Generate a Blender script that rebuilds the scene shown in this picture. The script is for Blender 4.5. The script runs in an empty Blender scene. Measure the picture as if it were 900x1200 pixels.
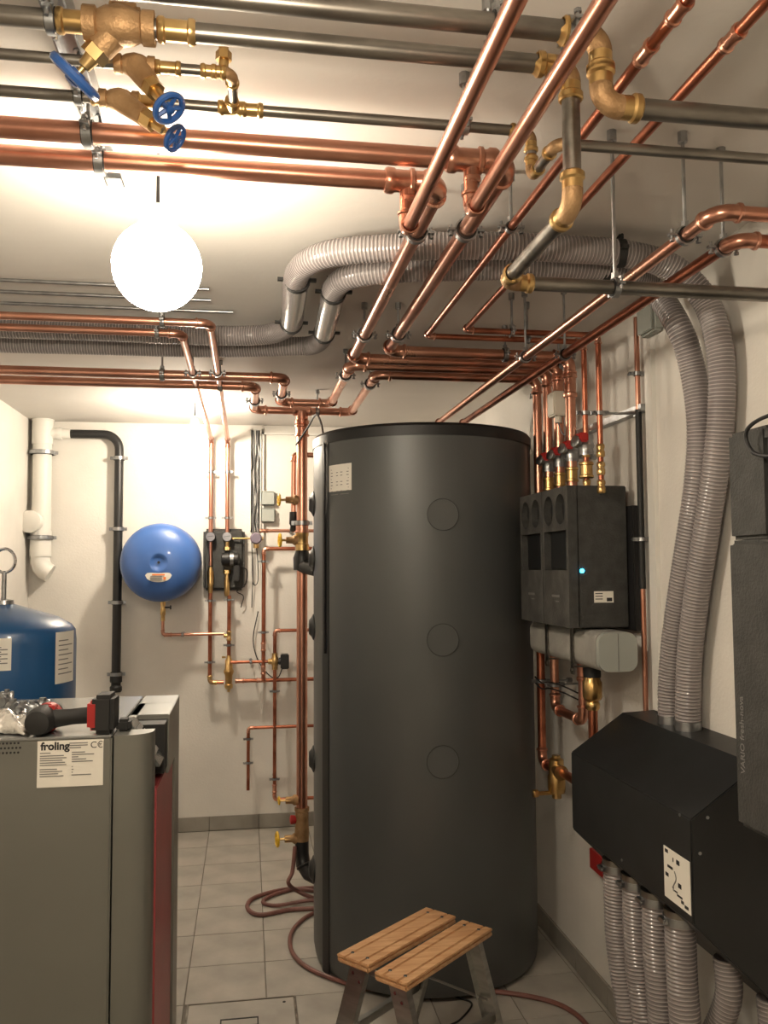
import bpy, bmesh, math, random
from mathutils import Vector, Matrix
random.seed(7)
S = bpy.context.scene
COL = S.collection
V = Vector
PI = math.pi

# ------------------------------------------------------------------ camera
F = 1000.6; YAW, PIT, ROL = 0.1588534, 0.0642770, -0.0057886
def _basis():
    cy, sy, cp, sp = math.cos(YAW), math.sin(YAW), math.cos(PIT), math.sin(PIT)
    f = V((sy*cp, cy*cp, sp)); r = V((cy, -sy, 0)); u = r.cross(f)
    c, s = math.cos(ROL), math.sin(ROL)
    return c*r + s*u, -s*r + c*u, f
CR, CU, CW = _basis()
EYE = V((0, 0, 1.60))
cam = bpy.data.objects.new('camera', bpy.data.cameras.new('camera'))
COL.objects.link(cam); S.camera = cam
cam.data.sensor_fit = 'VERTICAL'; cam.data.sensor_height = 24; cam.data.lens = 24*F/1200
cam.data.clip_start = 0.05
m = Matrix.Identity(4)
for i in range(3):
    m[i][0], m[i][1], m[i][2], m[i][3] = CR[i], CU[i], -CW[i], EYE[i]
cam.matrix_world = m
# ------------------------------------------------------------------ world, exposure
W = bpy.data.worlds.new('world'); S.world = W; W.use_nodes = True
W.node_tree.nodes['Background'].inputs[0].default_value = (1, .9, .78, 1)
W.node_tree.nodes['Background'].inputs[1].default_value = 0.05
S.view_settings.view_transform = 'Standard'; S.view_settings.look = 'None'
S.view_settings.gamma = 1; S.view_settings.use_curve_mapping = False
S.view_settings.exposure = 0.0
MAIN_BULB = 95.0      # emission strength of the two bare globe lamps
BACK_BULB = 520.0
REAR_BULB = 560.0

# ------------------------------------------------------------------ measuring helpers (pixel of the 900x1200 photo -> point on a known plane)
def at(px, py, X=None, Y=None, Z=None):
    d = CW*F + CR*(px-450) - CU*(py-600)
    i, v = (0, X) if X is not None else (1, Y) if Y is not None else (2, Z)
    return EYE + d*((v-EYE[i])/d[i])
AX = {'X': V((1, 0, 0)), 'Y': V((0, 1, 0)), 'Z': V((0, 0, 1))}
def along(p, ax, px=None, py=None):
    e = AX[ax]; d = p-EYE
    n = CR - CW*((px-450)/F) if px is not None else CU + CW*((py-600)/F)
    return p + e*(-d.dot(n)/e.dot(n))
def setc(p, X=None, Y=None, Z=None):
    return V((p.x if X is None else X, p.y if Y is None else Y, p.z if Z is None else Z))

# ------------------------------------------------------------------ materials
def s2l(c): return tuple(((x/255)/12.92 if x/255 <= .04045 else ((x/255+.055)/1.055)**2.4) for x in c)
def mat(name, rgb, rough=.5, metal=0, noise=0, nscale=8, bump=0, bscale=60, rgb2=None, coat=0, trans=0, emit=None, estr=0, alpha=1, stretch=None, spec=.5, rvar=0):
    m = bpy.data.materials.new(name); m.use_nodes = True
    nt = m.node_tree; b = nt.nodes['Principled BSDF']
    c = (*s2l(rgb), 1)
    b.inputs['Base Color'].default_value = c
    b.inputs['Roughness'].default_value = rough
    b.inputs['Metallic'].default_value = metal
    b.inputs['Coat Weight'].default_value = coat
    b.inputs['Transmission Weight'].default_value = trans
    b.inputs['Specular IOR Level'].default_value = spec
    b.inputs['Alpha'].default_value = alpha
    if emit: b.inputs['Emission Color'].default_value = (*s2l(emit), 1); b.inputs['Emission Strength'].default_value = estr
    if noise or rgb2 or bump:
        tc = nt.nodes.new('ShaderNodeTexCoord'); mp = nt.nodes.new('ShaderNodeMapping')
        nt.links.new(tc.outputs['Object'], mp.inputs[0])
        if stretch: mp.inputs['Scale'].default_value = stretch
    if noise or rgb2:
        n = nt.nodes.new('ShaderNodeTexNoise'); n.inputs['Scale'].default_value = nscale; n.inputs['Detail'].default_value = 5
        nt.links.new(mp.outputs[0], n.inputs[0])
        r = nt.nodes.new('ShaderNodeValToRGB')
        r.color_ramp.elements[0].position = .35; r.color_ramp.elements[1].position = .68
        c2 = rgb2 or tuple(max(0, x*(1-noise)) for x in rgb)
        r.color_ramp.elements[0].color = (*s2l(c2), 1); r.color_ramp.elements[1].color = c
        nt.links.new(n.outputs[0], r.inputs[0]); nt.links.new(r.outputs[0], b.inputs['Base Color'])
        if rvar:
            mr = nt.nodes.new('ShaderNodeMapRange'); mr.inputs[3].default_value = rough+rvar; mr.inputs[4].default_value = max(.05, rough-rvar)
            nt.links.new(n.outputs[0], mr.inputs[0]); nt.links.new(mr.outputs[0], b.inputs['Roughness'])
    if bump:
        n2 = nt.nodes.new('ShaderNodeTexNoise'); n2.inputs['Scale'].default_value = bscale; n2.inputs['Detail'].default_value = 4
        nt.links.new(mp.outputs[0], n2.inputs[0])
        bp = nt.nodes.new('ShaderNodeBump'); bp.inputs['Strength'].default_value = bump; bp.inputs['Distance'].default_value = .01
        nt.links.new(n2.outputs[0], bp.inputs['Height']); nt.links.new(bp.outputs[0], b.inputs['Normal'])
    return m
M = {
 'plaster': mat('wall_plaster', (224, 220, 213), .85, noise=.05, nscale=3, bump=.12, bscale=90),
 'ceiling': mat('ceiling_plaster', (214, 210, 204), .85, noise=.04, nscale=2, bump=.06, bscale=50),
 'tile': mat('floor_tile_glaze', (176, 171, 162), .5, noise=.14, nscale=5, bump=.03),
 'skirt': mat('skirting_tile', (150, 145, 136), .5, noise=.12, nscale=6),
 'grout': mat('grout', (128, 123, 114), .95, noise=.1, nscale=20),
 'copper': mat('copper', (218, 166, 144), .30, 1, rgb2=(190, 132, 110), nscale=5, rvar=.08),
 'copper_aged': mat('aged_copper', (200, 128, 100), .34, 1, rgb2=(146, 86, 66), nscale=9, rvar=.08),
 'brass': mat('brass', (224, 192, 136), .3, 1, rgb2=(190, 154, 98), nscale=14),
 'bronze': mat('cast_bronze', (186, 152, 112), .55, .65, rgb2=(150, 118, 82), nscale=20, bump=.2, bscale=200),
 'steel': mat('dark_steel_pipe', (158, 153, 146), .36, 1, rgb2=(108, 104, 98), nscale=22, stretch=(.25, 1, 1), rvar=.1),
 'zinc': mat('zinc_plated_steel', (176, 178, 180), .35, 1, noise=.15, nscale=30),
 'rubber': mat('black_rubber', (26, 26, 26), .6),
 'black': mat('black_plastic', (34, 34, 35), .42, noise=.2, nscale=10),
 'epp': mat('black_foam_shell', (62, 62, 60), .72, noise=.22, nscale=25, bump=.35, bscale=170),
 'hood': mat('black_sheet_metal', (27, 29, 31), .46, 0, noise=.25, nscale=5, coat=0, rvar=.06),
 'epp_lit': mat('black_foam_front_lit_tone', (88, 87, 84), .6, noise=.3, nscale=14, bump=.3, bscale=150),  # shell foam in a lighter tone: light falling on the front, put into colour
 'hose_dark': mat('smooth_grey_pipe', (160, 158, 156), .25, coat=.4),
 'tank': mat('grey_tank_skin', (86, 88, 88), .42, .25, noise=.06, nscale=2, bump=.05, bscale=220),
 'tankband': mat('black_tank_band', (22, 23, 24), .5),
 'blue': mat('blue_enamel', (58, 96, 160), .38, coat=.3, noise=.05),
 'navy': mat('dark_blue_enamel', (30, 82, 132), .35, coat=.3, noise=.1, nscale=4),
 'bluewheel': mat('blue_handwheel', (36, 82, 150), .35, coat=.4),
 'yellow': mat('yellow_handwheel', (232, 186, 28), .4, coat=.3),
 'white': mat('white_plastic', (224, 222, 216), .45),
 'cream': mat('cream_plastic', (206, 200, 186), .5),
 'boxgrey': mat('grey_plastic_box', (158, 162, 156), .55),
 'paper': mat('white_sticker', (226, 222, 212), .6),
 'ink': mat('black_print', (32, 32, 34), .6),
 'inkgrey': mat('grey_print', (120, 118, 116), .6),
 'orange': mat('orange_print', (218, 120, 60), .6),
 'red': mat('red_plastic', (166, 40, 38), .42),
 'reddoor': mat('dark_red_door', (160, 68, 72), .38, noise=.08),
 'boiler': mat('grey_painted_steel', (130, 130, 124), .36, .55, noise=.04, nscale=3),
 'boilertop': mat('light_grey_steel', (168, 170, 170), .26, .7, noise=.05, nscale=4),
 'insul': mat('grey_insulation', (160, 158, 152), .6, noise=.1, nscale=12, bump=.15, bscale=70),
 'hose_ridge': mat('clear_hose_spiral', (172, 164, 163), .35, coat=.15),
 'hose_valley': mat('clear_hose_wall', (128, 122, 122), .28, coat=.25, noise=.1, nscale=9),
 'rubhose': mat('red_brown_rubber_hose', (128, 84, 76), .5, noise=.15, nscale=14),
 'wood': mat('varnished_beech', (214, 172, 128), .42, rgb2=(190, 142, 100), nscale=9, stretch=(1, 9, 9), coat=.2),
 'alu': mat('brushed_aluminium', (190, 190, 186), .36, 1, noise=.12, nscale=10, stretch=(1, 1, 6)),
 'foil': mat('crinkled_foil', (214, 212, 206), .25, .7, bump=.8, bscale=35),
 'cable': mat('black_cable', (28, 28, 30), .5),
 'cablegrey': mat('grey_cable', (120, 120, 122), .5),
 'glass': mat('gauge_face', (112, 112, 118), .15, coat=1),
 'led': mat('blue_led', (60, 210, 255), .4, emit=(50, 200, 255), estr=14),
 'bulb': mat('lit_globe', (255, 240, 215), .4, emit=(255, 240, 216), estr=MAIN_BULB),
 'bulb3': mat('lit_globe_rear', (255, 240, 215), .4, emit=(255, 238, 212), estr=REAR_BULB),
 'bulb2': mat('lit_globe_back', (255, 240, 215), .4, emit=(255, 240, 216), estr=BACK_BULB),
 'chrome': mat('polished_chrome', (200, 202, 206), .12, 1),
 'purple': mat('purple_grey_plastic', (118, 108, 122), .5),
 'screen': mat('display_panel', (92, 94, 92), .25, .3),
}

# ------------------------------------------------------------------ mesh builder
class MB:
    def __init__(s): s.v = []; s.f = []; s.mi = []
    def add(s, vs, fs, mi=0):
        o = len(s.v); s.v += [V(x) for x in vs]; s.f += [[i+o for i in f] for f in fs]
        s.mi += (mi if isinstance(mi, list) else [mi]*len(fs))
    def sweep(s, path, radii, n=16, cap=True, mi=0, closed=False):
        path = [V(p) for p in path]; N = len(path)
        if not isinstance(radii, (list, tuple)): radii = [radii]*N
        tans = []
        for i in range(N):
            if closed: t = path[(i+1) % N]-path[i-1]
            else:
                a = path[i]-path[i-1] if i else V((0, 0, 0)); b = path[i+1]-path[i] if i < N-1 else V((0, 0, 0))
                t = (a.normalized() if a.length > 1e-9 else V((0,0,0))) + (b.normalized() if b.length > 1e-9 else V((0,0,0)))
                if t.length < 1e-9: t = tans[-1] if tans else path[-1]-path[0]
            tans.append(t.normalized())
        t0 = tans[0]; up = V((0, 0, 1)) if abs(t0.z) < .9 else V((0, 1, 0))
        nx = t0.cross(up).normalized(); vs = []
        for i in range(N):
            t = tans[i]; nx = (nx - t*nx.dot(t)).normalized(); ny = t.cross(nx)
            for k in range(n):
                a = 2*PI*k/n; vs.append(path[i] + (nx*math.cos(a)+ny*math.sin(a))*radii[i])
        fs = []; mis = []
        for i in range(N if closed else N-1):
            j = (i+1) % N
            for k in range(n):
                q = (k+1) % n; fs.append([i*n+k, i*n+q, j*n+q, j*n+k]); mis.append(mi[i % len(mi)] if isinstance(mi, (list, tuple)) else mi)
        if cap and not closed:
            fs.append([k for k in range(n-1, -1, -1)]); fs.append([(N-1)*n+k for k in range(n)]); mis += [mis[0], mis[-1]]
        s.add(vs, fs, mis)
    def cyl(s, a, b, r, r2=None, n=16, mi=0): s.sweep([a, b], [r, r if r2 is None else r2], n, True, mi)
    def prof(s, a, d, prof, n=20, mi=0):      # surface of revolution: prof = [(dist along d, radius)...]
        d = V(d).normalized(); a = V(a)
        t0 = d; up = V((0, 0, 1)) if abs(t0.z) < .9 else V((0, 1, 0)); nx = t0.cross(up).normalized(); ny = d.cross(nx)
        vs = []
        for (h, r) in prof:
            for k in range(n):
                an = 2*PI*k/n; vs.append(a + d*h + (nx*math.cos(an)+ny*math.sin(an))*max(r, 1e-5))
        fs = [[i*n+k, i*n+(k+1) % n, (i+1)*n+(k+1) % n, (i+1)*n+k] for i in range(len(prof)-1) for k in range(n)]
        fs.append([k for k in range(n-1, -1, -1)]); fs.append([(len(prof)-1)*n+k for k in range(n)])
        s.add(vs, fs, mi)
    def hexa(s, a, b, r, mi=0): s.sweep([a, b], r, 6, True, mi)
    def box(s, lo, hi, mi=0, rot=None, c=None):
        lo, hi = V(lo), V(hi)
        vs = [V((x, y, z)) for x in (lo.x, hi.x) for y in (lo.y, hi.y) for z in (lo.z, hi.z)]
        if rot is not None:
            c = c or (lo+hi)/2; vs = [c + rot @ (v-c) for v in vs]
        s.add(vs, [[0, 1, 3, 2], [4, 6, 7, 5], [0, 4, 5, 1], [2, 3, 7, 6], [0, 2, 6, 4], [1, 5, 7, 3]], mi)
    def obox(s, c, ex, ey, ez, mi=0):         # oriented box: half extent vectors
        c = V(c); ex, ey, ez = V(ex), V(ey), V(ez)
        vs = [c + ex*a + ey*b + ez*d for a in (-1, 1) for b in (-1, 1) for d in (-1, 1)]
        s.add(vs, [[0, 1, 3, 2], [4, 6, 7, 5], [0, 4, 5, 1], [2, 3, 7, 6], [0, 2, 6, 4], [1, 5, 7, 3]], mi)
    def prism(s, pts, d, mi=0):               # polygon (list of 3D points) pushed by d
        pts = [V(p) for p in pts]; n = len(pts); d = V(d)
        s.add(pts + [p+d for p in pts], [list(range(n))[::-1], [n+i for i in range(n)]] + [[i, (i+1) % n, n+(i+1) % n, n+i] for i in range(n)], mi)
    def torus(s, c, axis, R, r, n=28, k=8, mi=0):
        axis = V(axis).normalized(); up = V((0, 0, 1)) if abs(axis.z) < .9 else V((0, 1, 0)); a = axis.cross(up).normalized(); b = axis.cross(a)
        s.sweep([V(c)+(a*math.cos(2*PI*i/n)+b*math.sin(2*PI*i/n))*R for i in range(n)], r, k, mi=mi, closed=True)
    def obj(s, name, mats, parent=None, bevel=0, bseg=2, sharp=38, loc=None):
        if not isinstance(mats, (list, tuple)): mats = [mats]
        me = bpy.data.meshes.new(name)
        o_ = world_loc(parent) if parent is not None else (V(loc) if loc is not None else V((0, 0, 0)))
        me.from_pydata([tuple(v-o_) for v in s.v], [], s.f)
        for x in mats: me.materials.append(M[x] if isinstance(x, str) else x)
        me.polygons.foreach_set('material_index', s.mi)
        bm = bmesh.new(); bm.from_mesh(me)
        bmesh.ops.recalc_face_normals(bm, faces=bm.faces)
        if bevel: bmesh.ops.bevel(bm, geom=[e for e in bm.edges if e.calc_face_angle(0) > .6], offset=bevel, segments=bseg, affect='EDGES', clamp_overlap=True)
        bm.to_mesh(me); bm.free()
        me.polygons.foreach_set('use_smooth', [True]*len(me.polygons)); me.set_sharp_from_angle(angle=math.radians(sharp))
        ob = bpy.data.objects.new(name, me); COL.objects.link(ob)
        if parent is not None: ob.parent = parent
        elif loc is not None: ob.location = loc
        return ob
def world_loc(o):
    p = V((0, 0, 0))
    while o is not None: p += V(o.location); o = o.parent
    return p
def tag(o, label=None, cat=None, group=None, kind=None):
    if label: o['label'] = label
    if cat: o['category'] = cat
    if group: o['group'] = group
    if kind: o['kind'] = kind
    return o
def thing(name, label, cat, loc, group=None):
    o = bpy.data.objects.new(name, None); COL.objects.link(o); o.location = V(loc); o.empty_display_size = .05
    return tag(o, label, cat, group)
def text(name, s, size, origin, right, up, m, parent, depth=.0004, align='LEFT', bold=0):
    cu = bpy.data.curves.new(name, 'FONT'); cu.body = s; cu.offset = bold; cu.size = size; cu.extrude = depth; cu.align_x = align
    tmp = bpy.data.objects.new(name+'_src', cu); COL.objects.link(tmp)
    me = bpy.data.meshes.new_from_object(tmp); bpy.data.objects.remove(tmp)
    r, u = V(right).normalized(), V(up).normalized(); n = r.cross(u); o_ = world_loc(parent); og = V(origin)
    for v in me.vertices: v.co = og + r*v.co.x + u*v.co.y + n*v.co.z - o_
    me.materials.clear(); me.materials.append(M[m]); me.name = name
    ob = bpy.data.objects.new(name, me); COL.objects.link(ob); ob.parent = parent
    return ob

# ------------------------------------------------------------------ pipework
def elbow(root, p, din, dout, r, B, m, name='elbow'):
    a = p - din*B; b = p + dout*B; q = MB(); L = r*1.25
    path = []; rad = []; two = m == 'brass'; L = r*(2.0 if two else 1.25)
    def put(x, k): path.append(x); rad.append(r*k)
    put(a-din*L, 1.06); put(a-din*L, 1.2); put(a-din*(L*.9), 1.38); put(a-din*(L*.62), 1.38); put(a-din*(L*.5), 1.16); put(a-din*.001, 1.14)
    c = p - din*B + dout*B; N = 9
    for i in range(N+1):
        t = i/N*PI/2; put(c + (-dout*math.cos(t) + din*math.sin(t))*B, 1.14)
    put(b+dout*.001, 1.14); put(b+dout*(L*.5), 1.16); put(b+dout*(L*.62), 1.38); put(b+dout*(L*.9), 1.38); put(b+dout*L, 1.2); put(b+dout*L, 1.06)
    mi = [0]*5 + [1 if two else 0]*(len(path)-11) + [0]*6
    q.sweep(path, rad, 18, mi=mi); return q.obj(name, [m, 'bronze'] if two else m, root)
def sleeve(root, p, d, r, m, L=None, name='coupling', k=1.16):
    p = V(p); d = V(d).normalized(); L = L or r*2.4; q = MB()
    q.prof(p-d*L, d, [(0, r*.9), (0, r*(k+.04)), (L*.12, r*(k+.2)), (L*.34, r*(k+.2)), (L*.44, r*k), (L*1.56, r*k), (L*1.66, r*(k+.2)), (L*1.88, r*(k+.2)), (L*2, r*(k+.04)), (L*2, r*.9)], 20)
    return q.obj(name, m, root)
def tee(root, p, d, br, r, rb, m, L=None, name='tee'):
    p = V(p); d = V(d).normalized(); br = V(br).normalized(); L = L or r*2.6; q = MB(); k = 1.16
    q.prof(p-d*L, d, [(0, r*.9), (0, r*(k+.04)), (L*.12, r*(k+.2)), (L*.34, r*(k+.2)), (L*.44, r*k), (L*1.56, r*k), (L*1.66, r*(k+.2)), (L*1.88, r*(k+.2)), (L*2, r*(k+.04)), (L*2, r*.9)], 20)
    h = r + rb*2.2
    q.prof(p, br, [(0, rb*k), (h-rb*1.2, rb*k), (h-rb*1.0, rb*(k+.2)), (h-rb*.4, rb*(k+.2)), (h-rb*.2, rb*k), (h, rb*k)], 18)
    return q.obj(name, m, root)
def clamp(root, p, d, r, to=None, side=None, rodr=.004):
    """pipe clip round p on a pipe running along d; 'to' is the point on ceiling or wall its rod reaches"""
    d = V(d).normalized(); p = V(p); w = max(.006, min(.010, r*.42))
    q = MB(); q.prof(p-d*w, d, [(0, r*1.0), (0, r*1.32+.002), (w*2, r*1.32+.002), (w*2, r*1.0)], 20)
    s = side or (V((1, 0, 0)) if abs(d.x) < .5 else V((0, 1, 0)))
    s = V(s).normalized(); t = d.cross(s).normalized()
    for k in (-1, 1):
        c = p + s*k*(r*1.3+.008); q.obox(c, s*.010, t*.0028, d*w)
        q.cyl(c + s*k*.003 - t*.012, c + s*k*.003 + t*.014, .0032, n=8)
        q.cyl(c + s*k*.003 + t*.009, c + s*k*.003 + t*.014, .006, n=6)
    c = q.obj('clamp', 'zinc', root)
    q = MB(); q.prof(p-d*(w*1.25), d, [(0, r*.9), (0, r*1.2+.0005), (w*2.5, r*1.2+.0005), (w*2.5, r*.9)], 20); q.obj('rubber_lining', 'rubber', c)
    if to is not None:
        to = V(to); e = (to-p).normalized(); q = MB(); q.cyl(p+e*r*1.25, to, rodr, n=8)
        q.hexa(p+e*r*1.25, p+e*(r*1.25+.012), rodr*2.1)
        if (to-p).length > .05: q.prof(to-e*.022, e, [(0, rodr*1.1), (0, rodr*2.6), (.022, rodr*2.6)], 8)
        q.obj('hanger_rod', 'zinc', c)
    return c
def up_to_ceiling(p): return V((p.x, p.y, 2.5))
def to_back(p): return V((p.x, 5.43, p.z))
def to_right(p): return V((1.30, p.y, p.z))
def run(label, pts, r, m='copper', fit='copper', group=None, B=None, name='copper_pipe', clamps=(), sleeves=(), tees=(), root=None, cat='pipe', rod=.004):
    """one pipe line: straight tubes, an elbow at each corner, clips and couplings at given points"""
    pts = [V(p) for p in pts]; B = B or r*2.1
    if root is None: root = thing(name, label, cat, pts[0], group)
    n = len(pts)
    for i in range(n-1):
        a, b = pts[i], pts[i+1]; d = (b-a).normalized()
        a2 = a + d*B if i else a; b2 = b - d*B if i < n-2 else b
        if (b2-a2).dot(d) > .002:
            q = MB(); q.cyl(a2, b2, r, n=20); q.obj('tube', m, root)
    for i in range(1, n-1):
        elbow(root, pts[i], (pts[i]-pts[i-1]).normalized(), (pts[i+1]-pts[i]).normalized(), r, B, fit)
    for (seg, kw, to) in clamps:
        a, b = pts[seg], pts[seg+1]; d = (b-a).normalized(); ax = 'XYZ'[max(range(3), key=lambda i: abs(d[i]))]
        p = along(a, ax, **kw); clamp(root, p, d, r, to(p) if to else None, rodr=rod)
    for (seg, kw) in sleeves:
        a, b = pts[seg], pts[seg+1]; d = (b-a).normalized(); ax = 'XYZ'[max(range(3), key=lambda i: abs(d[i]))]
        sleeve(root, along(a, ax, **kw), d, r, fit)
    for (seg, kw, br, rb) in tees:
        a, b = pts[seg], pts[seg+1]; d = (b-a).normalized(); ax = 'XYZ'[max(range(3), key=lambda i: abs(d[i]))]
        tee(root, along(a, ax, **kw), d, br, r, rb, fit)
    return root
def wheel(root, c, axis, R, m, th=None, spokes=5):
    axis = V(axis).normalized(); th = th or R*.27; q = MB()
    q.torus(c, axis, R, th*.8, 24, 8)
    up = V((0, 0, 1)) if abs(axis.z) < .9 else V((0, 1, 0)); a = axis.cross(up).normalized(); b = axis.cross(a)
    for i in range(spokes):
        t = 2*PI*i/spokes; q.cyl(c, c+(a*math.cos(t)+b*math.sin(t))*R, th*.6, n=6)
    q.prof(V(c)-axis*th, axis, [(0, R*.25), (0, R*.32), (th*2, R*.32), (th*2.3, R*.15)], 12)
    return q.obj('handwheel', m, root)
def wheel_valve(label, p, d, r, sdir, slen, R, wm, group=None, bm='bronze', name='wheel_valve', host=None, rb=None):
    """angled or straight stop valve: body on the pipe, bonnet and stem along sdir, wheel at its end"""
    p = V(p); d = V(d).normalized(); sdir = V(sdir).normalized()
    root = thing(name, label, 'valve', p, group) if host is None else host
    L = r*3.0; rb = rb or r
    q = MB(); q.prof(p-d*L, d, [(0, r*1.05), (0, r*1.45), (L*.35, r*1.45), (L*.4, r*1.2), (L*.6, r*1.5), (L, r*1.75), (L*1.4, r*1.5), (L*1.6, r*1.2), (L*1.65, r*1.45), (L*2, r*1.45), (L*2, r*1.05)], 12)
    q.prof(p, sdir, [(0, rb*1.5), (slen*.45, rb*1.25), (slen*.46, rb*1.0)], 16)
    q.obj('valve_body', bm, root)
    q = MB(); q.hexa(p+sdir*slen*.42, p+sdir*slen*.62, rb*1.25); q.prof(p+sdir*slen*.6, sdir, [(0, rb*.75), (slen*.2, rb*.6), (slen*.22, rb*.3), (slen*.4, rb*.3)], 12); q.obj('stem', 'brass', root)
    wheel(root, p+sdir*slen, sdir, R, wm)
    return root
def hose(label, pts, r, group=None, name='spiral_hose', pitch=.010, cuffs=(), smooth_part=None, n=16):
    """clear suction hose with a raised spiral; centre line is a Catmull-Rom curve through pts"""
    pts = [V(p) for p in pts]; P = [pts[0]*2-pts[1]] + pts + [pts[-1]*2-pts[-2]]; fine = []
    for i in range(1, len(P)-2):
        p0, p1, p2, p3 = P[i-1:i+3]; L = (p2-p1).length; N = max(4, int(L/.01))
        for k in range(N):
            t = k/N; fine.append(.5*((2*p1) + (p2-p0)*t + (2*p0-5*p1+4*p2-p3)*t*t + (3*p1-p0-3*p2+p3)*t*t*t))
    fine.append(pts[-1])
    # resample evenly: four rings per turn
    out = [fine[0]]; acc = 0; step = pitch/4; cur = fine[0]; i = 1
    while i < len(fine):
        d = (fine[i]-cur).length
        if acc + d >= step: cur = cur.lerp(fine[i], (step-acc)/d); out.append(cur); acc = 0
        else: acc += d; cur = fine[i]; i += 1
    ks = [1.0, 1.055, 1.055, 1.0]; mi = [0, 1, 0, 1]
    root = thing(name, label, 'hose', pts[0], group)
    q = MB(); q.sweep(out, [r*ks[j % 4] for j in range(len(out))], n, True, [0, 1, 0, 0]); q.obj('ribbed_tube', ['hose_valley', 'hose_ridge'], root)
    for t in cuffs:
        j = min(len(out)-2, max(1, int(t*len(out)))); hose_clip(root, out[j], out[j+1]-out[j-1], r)
    return root, out
def hose_clip(root, p, d, r, m='zinc', big=False):
    d = V(d).normalized(); q = MB(); w = .010
    q.prof(p-d*w, d, [(0, r), (0, r*1.1), (w*2, r*1.1), (w*2, r)], 24)
    u = V((0, 0, 1)) if abs(d.z) < .8 else V((-1, 0, 0)); u = (u-d*u.dot(d)).normalized(); t = d.cross(u)
    q.obox(p+u*(r*1.1+.004), d*.006, u*.006, t*.014); q.cyl(p+u*(r*1.1+.006)-t*.02, p+u*(r*1.1+.006)+t*.02, .004, n=8)
    if big:
        for s_ in (-1, 1): q.obox(p + d.cross(V((0, 0, 1))).normalized()*s_*(r*1.1+.008), d.cross(V((0, 0, 1))).normalized()*.009, V((0, 0, .004)), d*.008)
    return q.obj('hose_clip', m, root)
def cable(label, pts, r=.003, m='cable', name='cable', group=None, parent=None):
    pts = [V(p) for p in pts]; P = [pts[0]*2-pts[1]] + pts + [pts[-1]*2-pts[-2]]; fine = []
    for i in range(1, len(P)-2):
        p0, p1, p2, p3 = P[i-1:i+3]
        for k in range(8):
            t = k/8; fine.append(.5*((2*p1) + (p2-p0)*t + (2*p0-5*p1+4*p2-p3)*t*t + (3*p1-p0-3*p2+p3)*t*t*t))
    fine.append(pts[-1]); q = MB(); q.sweep(fine, r, 8)
    if parent is not None: return q.obj(name, m, parent)
    return tag(q.obj(name, m, loc=pts[0]), label, 'cable' if 'hose' not in name else 'hose', group)

# ================================================================== THE SETTING
XL, XR, YB, YF, H = -1.30, 1.30, 5.43, -1.3, 2.5
def slab(name, lo, hi, m):
    q = MB(); q.box(lo, hi); o = q.obj(name, m); o['kind'] = 'structure'; return o
slab('wall_back', (XL-.1, YB, 0), (XR+.1, YB+.1, H), 'plaster')
slab('wall_left', (XL-.1, YF, 0), (XL, YB, H), 'plaster')
wall_right = slab('wall_right', (XR, YF, 0), (XR+.1, YB, H), 'plaster')
slab('wall_front', (XL-.1, YF-.1, 0), (XR+.1, YF, H), 'plaster')
slab('ceiling', (XL-.1, YF-.1, H), (XR+.1, YB+.1, H+.1), 'ceiling')
floor = slab('floor', (XL-.1, YF-.1, -.1), (XR+.1, YB+.1, -.004), 'grout')
# floor tiles 30 x 30 cm, each a part of the floor (below the boiler and stool too)
T = .30; x0 = .078; y0 = 3.32; HX0, HX1, HY0, HY1 = -.205, .178, 2.96, 3.315
tile_meshes = {}
def tile(xa, xb, ya, yb):
    w, d = round(xb-xa-.004, 4), round(yb-ya-.004, 4)
    if w < .01 or d < .01: return
    key = (w, d)
    if key not in tile_meshes:
        q = MB(); q.box((-w/2, -d/2, -.004), (w/2, d/2, 0)); o = q.obj('tile', 'tile', bevel=.0012, bseg=1)
        tile_meshes[key] = o.data; o.parent = floor; o.location = ((xa+xb)/2, (ya+yb)/2, 0); return
    o = bpy.data.objects.new('tile', tile_meshes[key]); COL.objects.link(o); o.parent = floor; o.location = ((xa+xb)/2, (ya+yb)/2, random.uniform(-.0006, 0))
xs = sorted(set([XL, XR] + [x0+T*i for i in range(-6, 6) if XL < x0+T*i < XR]))
ys = sorted(set([YF, YB-.0] + [y0+T*i for i in range(-16, 9) if YF < y0+T*i < YB]))
for i in range(len(xs)-1):
    for j in range(len(ys)-1):
        if ys[j+1] < 1.2: continue
        a, b, c, d = xs[i], xs[i+1], ys[j], ys[j+1]
        if a < HX1-.01 and b > HX0+.01 and c < HY1-.01 and d > HY0+.01:      # cut round the access hatch
            if b > HX1+.02: tile(HX1+.006, b, c, d)
            if a < HX0-.02 and b > HX0: tile(a, HX0-.006, c, d)
            if c < HY0-.02: tile(max(a, HX0), min(b, HX1), c, HY0-.006)
        else: tile(a, b, c, d)
q = MB(); q.box((XL, YF, -.02), (XR, 1.2, -.001)); fr = q.obj('tile', 'tile', floor)
# skirting tiles
def skirting(name, horizontal):
    root = MB();
    if horizontal: root.box((XL, YB-.003, 0), (XR, YB, .085))
    else: root.box((XR-.003, YF, 0), (XR, YB, .085))
    o = root.obj(name, 'grout'); o['kind'] = 'structure'
    arr = xs if horizontal else ys
    for a, b in zip(arr[:-1], arr[1:]):
        if not horizontal and b < 1.2: continue
        q = MB()
        if horizontal: q.box((a+.002, YB-.011, .002), (b-.002, YB-.002, .086))
        else: q.box((XR-.011, a+.002, .002), (XR-.002, b-.002, .086))
        q.obj('skirting_tile', 'skirt', o, bevel=.0012, bseg=1)
skirting('baseboard_back', True); skirting('baseboard_right', False)
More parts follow.
